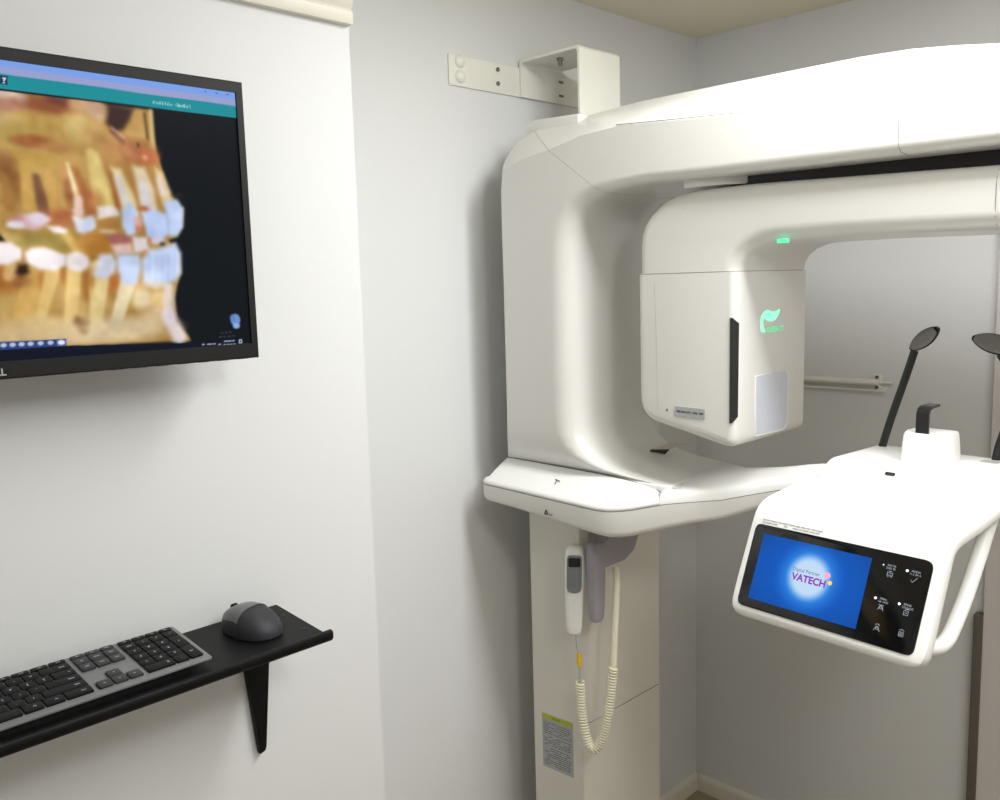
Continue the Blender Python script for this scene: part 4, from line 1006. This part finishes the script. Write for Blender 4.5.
# cover block on the front of the tray: a wedge from the seam up to the foot of the spine
def cov_sec(s, B):
    x, y, dx, dy, zs_, zb_, ix, iy = s
    n = math.hypot(dx, dy); dx /= n; dy /= n
    bx, by, bz = B
    P = lambda d, z: (x + dx * d, y + dy * d, z)
    f = Vector(P(.013, zs_ + .0145)); b = Vector(B)
    m1 = f.lerp(b, .33); m2 = f.lerp(b, .66); m3 = f.lerp(b, .93)
    return [P(.001, zs_ + .0009), P(0, zs_ + .0025), P(0, zs_ + .006), P(.0025, zs_ + .0105), P(.0065, zs_ + .013), tuple(f),
            (m1.x, m1.y, m1.z + .0015), (m2.x, m2.y, m2.z + .0018), (m3.x, m3.y, m3.z + .001), tuple(b), (bx, by, zs_ + .0009)]
BL = [(-1.4505, 1.470, 1.2640), (-1.4500, 1.462, 1.2655), (-1.4490, 1.460, 1.2665), (-1.4470, 1.458, 1.2670), (-1.4440, 1.457, 1.2675), (-1.4350, 1.456, 1.2680), (-1.360, 1.456, 1.2672), (-1.250, 1.457, 1.2655), (-1.165, 1.458, 1.2635),
      (-1.135, 1.459, 1.2622), (-1.112, 1.460, 1.2605), (-1.092, 1.461, 1.2590), (-1.075, 1.462, 1.2570), (-1.056, 1.463, 1.2545), (-1.036, 1.464, 1.2510)]
cover = obj('base_cover', loft([cov_sec(s, B_) for s, B_ in zip(TR[1:14], BL[1:14])] + [cov_sec(tuple(a_ * .15 + b_ * .85 for a_, b_ in zip(TR[13], TR[14])), tuple(a_ * .15 + b_ * .85 for a_, b_ in zip(BL[13], BL[14])))]), M['bright'], sc, sharp=50)
obj('cover_joint', tube([(p[0], p[1] - .001, p[2] + .0006) for p in BL[2:]] + [(-1.020, 1.455, 1.2492), (-1.0085, 1.4475, 1.2455), (-1.0035, 1.4420, 1.2370), (-1.0030, 1.4395, 1.2290)], .0006, 6), M['seam'], cover)
# top plate behind the cover and the upper skin of the arm
obj('tray_top', rprism(round_poly([(-1.4500, 1.4600), (-1.000, 1.4600), (-1.000, 1.690), (-1.4500, 1.690)], .012, 3), lambda u, v, a: (u, v, a), 1.19, 1.2605, .004, 3), M['bright'], sc, sharp=50)
ZT = [(1.2470, 1.2600), (1.2510, 1.2635), (1.2590, 1.2760), (1.2670, 1.2865), (1.2800, 1.2970), (1.2925, 1.3070), (1.3000, 1.3170), (1.3050, 1.3220), (1.3050, 1.3220)]
def top_sec(s, z):
    x, y, dx, dy, zs_, zb_, ix, iy = s
    n = math.hypot(dx, dy); dx /= n; dy /= n
    P = lambda d, zz: (x + dx * d, y + dy * d, zz)
    h = z[0] - zs_
    return [P(0, zs_ + .0007), P(.0005, zs_ + h * .45), P(.004, zs_ + h * .75), P(.012, zs_ + h * .95), P(.024, z[0] + .002), (ix * .5 + (x + dx * .03) * .5, (y + iy) / 2 + .01, (z[0] + z[1]) / 2 + .004), (ix, iy - .02, z[1]), (ix, iy - .004, z[1] - .005), (ix, iy, z[1] - .016), (ix, iy, zs_ + .0007)]
def dense(P, n=4):
    out = []
    for i in range(len(P) - 1):
        p0 = P[max(i - 1, 0)]; p1 = P[i]; p2 = P[i + 1]; p3 = P[min(i + 2, len(P) - 1)]
        for k in range(n):
            t = k / n
            out.append(tuple(.5 * ((2 * b) + (c - a) * t + (2 * a - 5 * b + 4 * c - d) * t * t + (3 * b - a - 3 * c + d) * t ** 3) for a, b, c, d in zip(p0, p1, p2, p3)))
    out.append(P[-1]); return out
TRc = [tuple(a_ * .25 + b_ * .75 for a_, b_ in zip(TR[13], TR[14]))] + TR[14:]
TD = dense([s + z for s, z in zip(TRc, ZT)])
obj('chin_arm', loft([top_sec(s[:8], s[8:]) for s in TD]), M['bright'], sc, sharp=50)
obj('chin_arm_joint', tube([(s[0], s[1] + .0005, s[4]) for s in TR[4:]], .0008, 6), M['seam'], sc)
bm = bmesh.new()
tri = [(-1.2593, 1.1935), (-1.2545, 1.1840), (-1.2640, 1.1840)]
for i in range(3):
    p, q = tri[i], tri[(i + 1) % 3]
    tube([(p[0], 1.3803, p[1] - .006), (q[0], 1.3803, q[1] - .006)], .0011, 6, bm)
add_box(bm, (-1.2505, 1.3800, 1.1775), (-1.2420, 1.3812, 1.1790))
obj('warning_mark', bm, M['ink'], tray)
bm = bmesh.new()
tube([(-1.268, 1.422, 1.2462), (-1.252, 1.418, 1.2440)], .0009, 6, bm); tube([(-1.262, 1.420, 1.2452), (-1.258, 1.409, 1.2390)], .0009, 6, bm)
obj('cover_mark', bm, M['ink'], cover)

# control unit at the end of the chin-rest arm, in its own slightly turned frame
yaw = math.radians(-5.5)
AU = Vector((-.718, 1.300, 1.2705)); cU = Vector((math.cos(yaw), math.sin(yaw), 0)); cW = Vector((-math.sin(yaw), math.cos(yaw), 0))
def cw(x, y, z): return AU + cU * x + cW * y + Vector((0, 0, z))
tl = math.radians(23.8); ct, st_ = math.cos(tl), math.sin(tl)
# shell: side profile (y, z, left x, right x)
SP = []
def pn(v): return (v * st_, v * ct)
for v, l, r in ((-.1515, .014, .276), (-.1505, .005, .285), (-.147, -.004, .294), (-.140, -.0105, .3005), (-.130, -.0135, .3035), (-.115, -.014, .304), (-.09, -.014, .304), (-.05, -.0135, .304), (-.015, -.013, .304), (.006, -.0125, .304)):
    SP.append(pn(v) + (l, r))
SP += [(.0085, .0165, -.012, .304), (.0165, .0245, -.012, .304), (.028, .0310, -.012, .304), (.042, .0352, -.012, .304), (.075, .0395, -.012, .304), (.110, .0430, -.012, .304), (.160, .0510, -.012, .304), (.210, .0590, -.012, .304), (.280, .0640, -.010, .302), (.345, .0650, -.004, .296), (.362, .0645, .004, .288)]
rings = []
for i, (y, z, l, r) in enumerate(SP):
    a = SP[max(i - 1, 0)]; b = SP[min(i + 1, len(SP) - 1)]
    ty, tz = b[0] - a[0], b[1] - a[1]; n = math.hypot(ty, tz); ty /= n; tz /= n
    ny, nz = -tz, ty          # outward (front / up)
    th = .024 if i > 1 else .016 + .004 * i
    if i == 0: th = .012
    off = .004 if i == 0 else (.0012 if i == 1 else 0)
    def q(x, d): return cw(x, y - ny * (d + off), z - nz * (d + off))
    e = .006
    rings.append([q(l + e, 0), q(l + e * .3, e * .3), q(l, e), q(l, th - e), q(l + e * .3, th - e * .3), q(l + e, th), q(r - e, th), q(r - e * .3, th - e * .3), q(r, th - e), q(r, e), q(r - e * .3, e * .3), q(r - e, 0)])
cp_ = obj('control_panel', loft(rings), M['bright'], sc, sharp=40)
cp_['label'] = 'white control panel hood with a black tilted touch screen'
PF = frame_fn(cw(0, 0, 0), cU, cW * st_ + Vector((0, 0, ct)), -cW * ct + Vector((0, 0, st_)))
obj('panel_glass', prism(round_poly([(-.0005, -.1355), (.2870, -.1355), (.2880, -.0012), (-.0010, -.0012)], [.011, .012, .013, .010], 5), lambda u, v, a: PF(u, v, a), -.001, .0012, .0006, 2), M['glass'], cp_)
# display picture: blue field with a white glow and the start-up logo
w0, w1, v0, v1 = .0175, .2005, -.1215, -.0156
nu, nv = 150, 88
us = np.linspace(w0, w1, nu); vs_ = np.linspace(v0, v1, nv)
Ug, Vg = np.meshgrid(us, vs_)
d = np.hypot((Ug - .1105) / 1.0, (Vg + .0665) / 1.0)
base = np.zeros(Ug.shape + (3,)); base[:] = (18, 92, 194)
edge = np.clip(((Ug - .1105) / .095) ** 2 + ((Vg + .068) / .06) ** 2, 0, 2)[..., None]
base = base * (1 - .10 * edge)
g1 = np.clip((.062 - d) / .036, 0, 1)[..., None]; g1 = g1 * g1 * (3 - 2 * g1)
base = base * (1 - .75 * g1) + np.array((64, 150, 240)) * .75 * g1
g2 = np.clip((.041 - d) / .018, 0, 1)[..., None]; g2 = g2 * g2 * (3 - 2 * g2)
base = base * (1 - .92 * g2) + np.array((206, 226, 246)) * .92 * g2
base = np.clip(base, 0, 255) / 255.0
base = np.where(base <= .04045, base / 12.92, ((base + .055) / 1.055) ** 2.4)
me = bpy.data.meshes.new('display')
pts = [tuple(PF(float(a), float(b), .0016) - Vector(sc.location)) for a, b in zip(Ug.ravel(), Vg.ravel())]
idx = np.arange(nu * nv).reshape(nv, nu)
fq = np.stack([idx[:-1, :-1], idx[:-1, 1:], idx[1:, 1:], idx[1:, :-1]], -1).reshape(-1, 4)
me.from_pydata(pts, [], fq.tolist())
at = me.color_attributes.new('Pixels', 'FLOAT_COLOR', 'POINT')
at.data.foreach_set('color', np.concatenate([base.reshape(-1, 3), np.ones((nu * nv, 1))], 1).astype(np.float32).ravel())
me.materials.append(emission_vcol('panel_display', 1.06, .3))
dp = bpy.data.objects.new('display', me); COL.objects.link(dp); dp.parent = cp_
dp['label'] = 'lit blue start-up screen with a white glow and logo'
M['logo'] = mat('logo_violet', (96, 24, 130), .5, emit=(112, 30, 140), estr=.8)
M['logo2'] = mat('logo_slate', (64, 74, 110), .5, emit=(64, 76, 112), estr=.6)
M['orange'] = mat('logo_orange', (238, 170, 70), .5, emit=(238, 170, 70), estr=.8)
M['rose'] = mat('logo_rose', (214, 130, 160), .5, emit=(214, 130, 160), estr=.8)
bm = bmesh.new(); add_text(bm, 'VATECH', .0150, lambda u, v, h: PF(.1120 + u, -.0705 + v, h), .0021, bold=.035, sx=1.0)
obj('logo_name', bm, M['logo'], cp_, fix=False)
bm = bmesh.new(); add_text(bm, 'Digital Partner', .0078, lambda u, v, h: PF(.1050 + u, -.0585 + v, h), .0021)
obj('logo_line', bm, M['logo2'], cp_, fix=False)
pn_ = tuple(-cW * ct + Vector((0, 0, st_)))
bm = bmesh.new(); disc(bm, PF(.1400, -.0565, .0016), .0046, .0009, pn_, 20)
obj('logo_ball', bm, M['rose'], cp_)
bm = bmesh.new(); disc(bm, PF(.1465, -.0665, .0016), .0031, .0009, pn_, 18)
obj('logo_dot', bm, M['orange'], cp_)
# touch keys: caption, lamp and icon of each
def strokes(lines, cu_, cv_, s, r=.00042):
    b = bmesh.new()
    for ln in lines:
        tube([PF(cu_ + x * s, cv_ + y * s, .0014) for x, y in ln], r, 5, b)
    return b
circ = [(math.cos(k * PI / 5) * .5, math.sin(k * PI / 5) * .5) for k in range(11)]
ICON = {'tooth': [[(-.8, .7), (-.8, -.6), (-.5, -.9), (-.2, -.3), (.2, -.3), (.5, -.9), (.8, -.6), (.8, .7)], [(-.4, .2), (0, .5), (.4, .2)], [(-.5, .9), (.5, .9)]],
        'check': [[(-.9, -.1), (-.3, -.8), (1.0, .8)]],
        'person': [[(-.9, -.9), (-.5, .1), (.5, .1), (.9, -.9)], [(-.9, .7), (.9, .7)], circ],
        'lock': [[(-.7, -.8), (.7, -.8), (.7, .5), (-.7, .5), (-.7, -.8)], [(-.4, -.2), (.3, -.2), (.3, .2)], [(-.3, .5), (-.2, 1.0), (.9, 1.0)]],
        'up': [[(-1, -.9), (-.3, .1), (.3, .1), (1, -.9)], circ, [(-.7, .9), (0, 1.3), (.7, .9)]],
        'square': [[(-.7, -.9), (.7, -.9), (.7, .4), (-.7, .4), (-.7, -.9)], [(-.3, -.5), (.3, -.5), (.3, .1), (-.3, .1), (-.3, -.5)], [(-.8, .8), (0, 1.2), (.8, .8)]]}
for nm, u, v in (('tooth', .2310, -.0325), ('check', .2655, -.0330), ('person', .2290, -.0815), ('lock', .2650, -.0795), ('up', .2300, -.1110), ('square', .2650, -.1090)):
    obj('touch_icon', strokes(ICON[nm], u, v, .0046), M['paleink'], cp_)
for i, (u, v) in enumerate(((.2190, -.0212), (.2540, -.0220), (.2186, -.0703), (.2535, -.0699))):
    bm = bmesh.new(); disc(bm, PF(u, v, .001), .0018 if i else .0009, .0009, pn_, 12)
    obj('status_lamp', bm, M['led'], cp_)
    bm = bmesh.new()
    for k in range(2):
        add_marks(bm, lambda a, b, h: PF(u + .0125 + a, v + .0012 - k * .0042 + b, h), (.0125, .0150)[k], .0028, 20 + 2 * i + k, .0014)
    obj('key_caption', bm, M['paleink'], cp_, fix=False)
bm = bmesh.new()
rnd = random.Random(3)
for k, vv in enumerate((.0088, .0046)):
    u = .009
    while u < .112 - .004 * k:
        w = rnd.uniform(.003, .011)
        if rnd.random() < .88:
            prism([(u, vv), (u + w, vv), (u + w, vv + .0014), (u, vv + .0014)], lambda a, b, h: PF(a, b - .0022, h), -.0004, .0007, bm=bm)
        u += w + .0016
obj('notice_print', bm, M['stickgrey'], cp_)
# raised deck with the chin post
deck = [ (.004, .150, .050), (.274, .150, .050), (.286, .360, .0635), (.004, .360, .0635) ]
top = [ (.026, .176, .085), (.250, .176, .085), (.262, .345, .0855), (.026, .345, .0855) ]
def rrect3(P, r, seg=4):
    o = []
    xy = round_poly([(p[0], p[1]) for p in P], r, seg)
    for x, y in xy:
        # height: bilinear on nearest plane
        z = P[0][2] + (P[2][2] - P[0][2]) * (y - P[0][1]) / (P[2][1] - P[0][1])
        o.append((x, y, z))
    return o
R0 = rrect3(deck, .016); R2 = rrect3(top, .012)
rr = [[cw(x, y, z - .02) for x, y, z in R0], [cw(x, y, z) for x, y, z in R0]]
for t, h in ((.35, .30), (.7, .80), (.88, .95)):
    rr.append([cw(a[0] + (b[0] - a[0]) * t, a[1] + (b[1] - a[1]) * t, a[2] + (b[2] - a[2]) * h) for a, b in zip(R0, R2)])
rr.append([cw(*p) for p in R2])
dk = obj('deck', loft(rr), M['bright'], sc, sharp=50)
bm = bmesh.new()
pb = round_poly([(.124, .220), (.183, .222), (.194, .262), (.191, .300), (.116, .300), (.112, .255)], .008, 4)
pt_ = round_poly([(.1262, .225), (.1800, .226), (.1905, .262), (.188, .296), (.119, .296), (.1165, .257)], .007, 4)
loft([[cw(x, y, .078) for x, y in pb], [cw(x * .5 + x2 * .5, y * .5 + y2 * .5, .110) for (x, y), (x2, y2) in zip(pb, pt_)], [cw(x, y, .131) for x, y in pt_], [cw(.154 + (x - .154) * .95, .26 + (y - .26) * .95, .1345) for x, y in pt_]], bm=bm)
post = obj('chin_post', bm, M['bright'], sc, sharp=50)
# bite clip: a bent black strap
bm = bmesh.new()
path = [(.236, .120), (.236, .150), (.2365, .166), (.240, .1735), (.247, .1765), (.258, .1775), (.276, .1780)]
ring = []
for i, (y, z) in enumerate(path):
    wdt = .0105 if i < 5 else .0095
    a = path[max(i - 1, 0)]; b = path[min(i + 1, len(path) - 1)]
    ty, tz = b[0] - a[0], b[1] - a[1]; n = math.hypot(ty, tz); ny, nz = -tz / n * .002, ty / n * .002
    ring.append([cw(.1530 - wdt, y + ny, z + nz), cw(.1530 + wdt, y + ny, z + nz), cw(.1530 + wdt, y - ny, z - nz), cw(.1530 - wdt, y - ny, z - nz)])
loft(ring, bm=bm)
obj('bite_clip', bm, M['temple'], post, sharp=40)
bm = bmesh.new()
prism(round_poly([(.1275, .0), (.1440, .0), (.1440, .0085), (.1275, .0085)], .0015, 2), lambda u, v, a: cw(u, .1655 + v * .70 - a * .71, .0718 + v * .71 + a * .70), -.003, .0022, bm=bm)
obj('hole', bm, M['dark'], dk)
bm = prism(round_poly([(.2165, .305), (.2440, .305), (.2440, .325), (.2165, .325)], .001, 2), lambda u, v, a: cw(u, v, .0853 + a), 0, .0006)
obj('sticker', bm, M['stickgrey'], dk)
# two temple supports
def temple(pts, pad, name='temple_support'):
    b = bmesh.new()
    P = spline(pts, 6)
    rings = []
    for i, p in enumerate(P):
        t = (P[min(i + 1, len(P) - 1)] - P[max(i - 1, 0)]).normalized()
        s = Vector((1, 0, 0)) - t * t.x; s.normalize(); nrm = t.cross(s)
        w, h = .0074, .0042
        rings.append([cw(*(p + s * (w * math.cos(k * PI / 6)) + nrm * (h * math.sin(k * PI / 6)))) for k in range(12)])
    loft(rings, bm=b)
    o = obj(name, b, M['temple'], sc, sharp=60)
    b = bmesh.new()
    (c0, c1, wpad, tpad, nrm_) = pad
    c0 = Vector(c0); c1 = Vector(c1); ax = (c1 - c0); L = ax.length; ax.normalize(); nv_ = Vector(nrm_); nv_ = (nv_ - ax * nv_.dot(ax)).normalized(); sd_ = ax.cross(nv_)
    rings = []
    for k in range(13):
        t = k / 12; s = math.sin(PI * (.03 + .94 * t)) ** .55
        c = c0 + ax * (L * t)
        rings.append([cw(*(c + sd_ * (wpad * s * math.cos(a * PI / 8)) + nv_ * (tpad * (.45 + .55 * s) * math.sin(a * PI / 8)))) for a in range(16)])
    loft(rings, bm=b)
    obj('temple_pad', b, M['blackp'], o, sharp=60)
    b = bmesh.new()
    rings = []
    for k in range(11):
        t = .07 + .86 * k / 10; s = math.sin(PI * (.05 + .9 * (k / 10))) ** .5
        c = c0 + ax * (L * t) + nv_ * (tpad * .62)
        rings.append([cw(*(c + sd_ * (wpad * .88 * s * math.cos(a * PI / 6)) + nv_ * (tpad * .5 * math.sin(a * PI / 6)))) for a in range(12)])
    loft(rings, bm=b)
    obj('pad_face', b, M['templepad'], o, sharp=60)
temple([(.034, .330, .076), (.050, .335, .140), (.071, .338, .210), (.086, .340, .262)],
       ((.079, .340, .264), (.126, .340, .302), .0140, .0085, (.25, -1, .1)))
temple([(.2290, .335, .076), (.2330, .337, .105), (.2440, .338, .150), (.2480, .339, .200), (.2400, .340, .240), (.2280, .340, .262)],
       ((.184, .340, .287), (.256, .340, .268), .0165, .0095, (-.1, -1, .25)))
# grab handle hanging below the hood
hp_ = spline([(.276, .240, .045), (.276, .205, .015), (.277, .170, -.030), (.278, .125, -.085), (.278, .085, -.125), (.278, .066, -.137), (.278, .040, -.140), (.278, -.010, -.128), (.278, -.040, -.118)], 6)
obj('grab_handle', tube([cw(*p) for p in hp_], .0115, 12), M['bright'], sc, sharp=60)
hp2 = [Vector((.290 - p.x, p.y, p.z)) for p in hp_]
obj('grab_handle', tube([cw(*p) for p in hp2], .0115, 12), M['bright'], sc, sharp=60)

# switch holder on the column
fin = round_poly([(1.4800, 1.100), (1.6120, 1.1680), (1.6120, 1.095), (1.596, 1.064), (1.560, 1.048), (1.4800, 1.048)], [.004, .002, .02, .02, .02, .004], 4)
hold = obj('switch_holder', prism(fin, lambda u, v, a: (a, u, v), -1.216, -1.188), M['mauve'], sc)
cup = round_poly([(-1.2160, 1.452), (-1.186, 1.452), (-1.186, 1.494), (-1.2160, 1.494)], .012, 5)
bm = bmesh.new()
def cz_(p, k): return (-1.201 + (p[0] + 1.201) * k, 1.473 + (p[1] - 1.473) * k)
loft([[cz_(p, .62) + (.928,) for p in cup], [cz_(p, .78) + (.934,) for p in cup], [cz_(p, .86) + (.95,) for p in cup], [cz_(p, 1) + (1.04,) for p in cup], [cz_(p, 1) + (1.085,) for p in cup], [cz_(p, .88) + (1.100,) for p in cup], [cz_(p, .6) + (1.106,) for p in cup]], bm=bm)
obj('holder_cup', bm, M['mauve'], hold)
obj('holder_stem', box((-1.226, 1.575, 1.13), (-1.178, 1.625, 1.172), .006), M['mauve'], hold)

# ------------------------------------------------------------------ exposure switch and coiled cord
es = thing('exposure_switch', 'white hand switch on a coiled cream cord, hung on the scanner column', 'hand switch', (-1.242, 1.452, .98))
EN = Vector((.60, -.80, 0)).normalized(); EU = Vector((.80, .60, 0)).normalized()
EO = Vector((-1.2460, 1.4530, .980))
EV = Vector((.035, 0, 1)).normalized()
def ef(u, v, h=0.0): return EO + EU * u + EV * v + EN * h
SW = [(.118, .008, .007), (.114, .0165, .0125), (.104, .0205, .0155), (.085, .0222, .0165), (.05, .0225, .0165), (.01, .0215, .0160), (-.03, .0200, .0150), (-.065, .0180, .0135), (-.082, .0160, .0125), (-.088, .0125, .010), (-.090, .006, .005)]
rings = []
for v, w, t in SW:
    r = []
    for k in range(24):
        a = 2 * PI * k / 24; c, s = math.cos(a), math.sin(a)
        r.append(ef((abs(c) ** .6) * (1 if c > 0 else -1) * w, v, (abs(s) ** .6) * (1 if s > 0 else -1) * t))
    rings.append(r)
obj('handset', loft(rings), M['bright'], es, sharp=60)
obj('button_field', prism(round_poly([(-.0165, .012), (.0165, .012), (.0165, .098), (-.0165, .098)], [.014, .014, .008, .008], 4), lambda u, v, a: ef(u, v, a), .0145, .0180, .001, 2), M['padgrey'], es)
obj('push_button', prism(round_poly([(-.0095, .030), (.0095, .030), (.0095, .066), (-.0095, .066)], .003, 3), lambda u, v, a: ef(u, v, a), .017, .0205, .001, 2), M['padgrey'], es)
obj('push_button', prism(round_poly([(-.0135, .072), (.0135, .072), (.0135, .093), (-.0135, .093)], .004, 3), lambda u, v, a: ef(u, v, a), .0165, .0195, .001, 2), M['temple'], es)
cpth = [(-1.2455, 1.4555, .894), (-1.2440, 1.457, .860), (-1.2400, 1.459, .842), (-1.2405, 1.460, .800), (-1.2405, 1.460, .778)]
obj('lead', tube(spline(cpth, 5), .0024, 8), M['stickgrey'], es)
obj('sleeve', tube([(-1.2412, 1.4590, .846), (-1.2408, 1.4595, .815)], .0052, 10), M['yellow'], es)
coil = spline([(-1.2405, 1.460, .780), (-1.2385, 1.460, .735), (-1.2335, 1.460, .690), (-1.2225, 1.460, .650), (-1.2080, 1.460, .6325), (-1.1960, 1.462, .636), (-1.1830, 1.466, .664), (-1.1720, 1.470, .712), (-1.1660, 1.474, .760), (-1.1600, 1.478, .830)], 10)
hel = []; acc = 0.0; rad_ = .0082; turns_len = .0066
t_up = Vector((0, 1, 0))
L = [0.0]
for a, b in zip(coil, coil[1:]): L.append(L[-1] + (b - a).length)
tot = L[-1]; K = int(tot / turns_len * 12)
j = 0
for k in range(K + 1):
    s = tot * k / K
    while j < len(L) - 2 and L[j + 1] < s: j += 1
    f = (s - L[j]) / max(1e-9, L[j + 1] - L[j]); p = coil[j].lerp(coil[j + 1], f)
    t = (coil[j + 1] - coil[j]).normalized(); n1 = t.cross(t_up).normalized(); n2 = n1.cross(t)
    a = 2 * PI * s / turns_len
    hel.append(p + n1 * (rad_ * math.cos(a)) + n2 * (rad_ * math.sin(a)))
obj('coiled_cord', tube(hel, .0030, 6), M['cord'], es, sharp=80)
obj('straight_cord', tube(spline([coil[-1] - Vector((0, 0, .01)), (-1.1585, 1.482, .90), (-1.1600, 1.492, .98), (-1.1680, 1.505, 1.020), (-1.184, 1.522, 1.0380)], 6), .0075, 10), M['cord'], es)

# ------------------------------------------------------------------ folded card left on the tray
cd = thing('folded_card', 'small pale folded card with brown underside lying on the scanner tray behind the spine', 'card', (-1.140, 1.640, 1.2850))
bm = bmesh.new()
def sheet(pts, t, bm):
    n = bmesh.new(); A = [n.verts.new(p) for p in pts]; B = [n.verts.new((p[0], p[1], p[2] + t)) for p in pts]
    n.faces.new(A); n.faces.new(list(reversed(B)))
    for i in range(len(pts)):
        j = (i + 1) % len(pts); n.faces.new((A[j], A[i], B[i], B[j]))
    merge(bm, n)
sheet([(-1.156, 1.612, 1.2955), (-1.122, 1.640, 1.2955), (-1.104, 1.685, 1.3040), (-1.140, 1.665, 1.3025)], .0009, bm)
obj('upper_leaf', bm, M['card'], cd)
bm = bmesh.new()
sheet([(-1.155, 1.612, 1.2905), (-1.126, 1.628, 1.2850), (-1.122, 1.640, 1.2945), (-1.155, 1.614, 1.2940)], .0008, bm)
obj('lower_leaf', bm, M['cardd'], cd)

# ------------------------------------------------------------------ lights
def area(name, loc, sx, sy, power, col=(1, 1, 1), aim=None):
    l = bpy.data.lights.new(name, 'AREA'); l.shape = 'RECTANGLE'; l.size = sx; l.size_y = sy
    l.energy = power; l.color = col
    o = bpy.data.objects.new(name, l); COL.objects.link(o); o.location = loc
    if aim is not None:
        o.rotation_euler = (Vector(aim) - Vector(loc)).to_track_quat('-Z', 'Y').to_euler()
    return o
area('ceiling_lamp_main', (-.12, 1.27, ZC - .02), 1.3, .30, 31, (.972, .986, 1))
def fill_point(name, loc, r, power, col):
    l = bpy.data.lights.new(name, 'POINT'); l.shadow_soft_size = r; l.energy = power; l.color = col
    o = bpy.data.objects.new(name, l); COL.objects.link(o); o.location = loc
fill_point('fill_point_light', (.30, .55, ZC - .22), .12, 19, (.97, .985, 1))  # unseen fill light, added to brighten the ceiling and upper walls
w = bpy.data.worlds.new('World'); SC.world = w; w.use_nodes = True
w.node_tree.nodes['Background'].inputs['Color'].default_value = (.9, .92, 1, 1)
w.node_tree.nodes['Background'].inputs['Strength'].default_value = .2

# ------------------------------------------------------------------ camera
cam = bpy.data.cameras.new('camera'); co_ = bpy.data.objects.new('camera', cam); COL.objects.link(co_)
cam.sensor_fit = 'HORIZONTAL'; cam.sensor_width = 36.0; cam.lens = 895.0 / 1000.0 * 36.0
cam.clip_start = .02
mx = Matrix([[0.707025, -0.071793, 0.703535], [0.70664, 0.110876, -0.698832], [-0.027834, 0.991238, 0.129124]]).to_4x4(); mx.translation = Vector((0, 0, 1.67))
co_.matrix_world = mx
SC.camera = co_
SC.view_settings.view_transform = 'Standard'
SC.view_settings.look = 'None'
SC.view_settings.exposure = -0.06
SC.view_settings.gamma = 1.0
SC.view_settings.use_curve_mapping = False
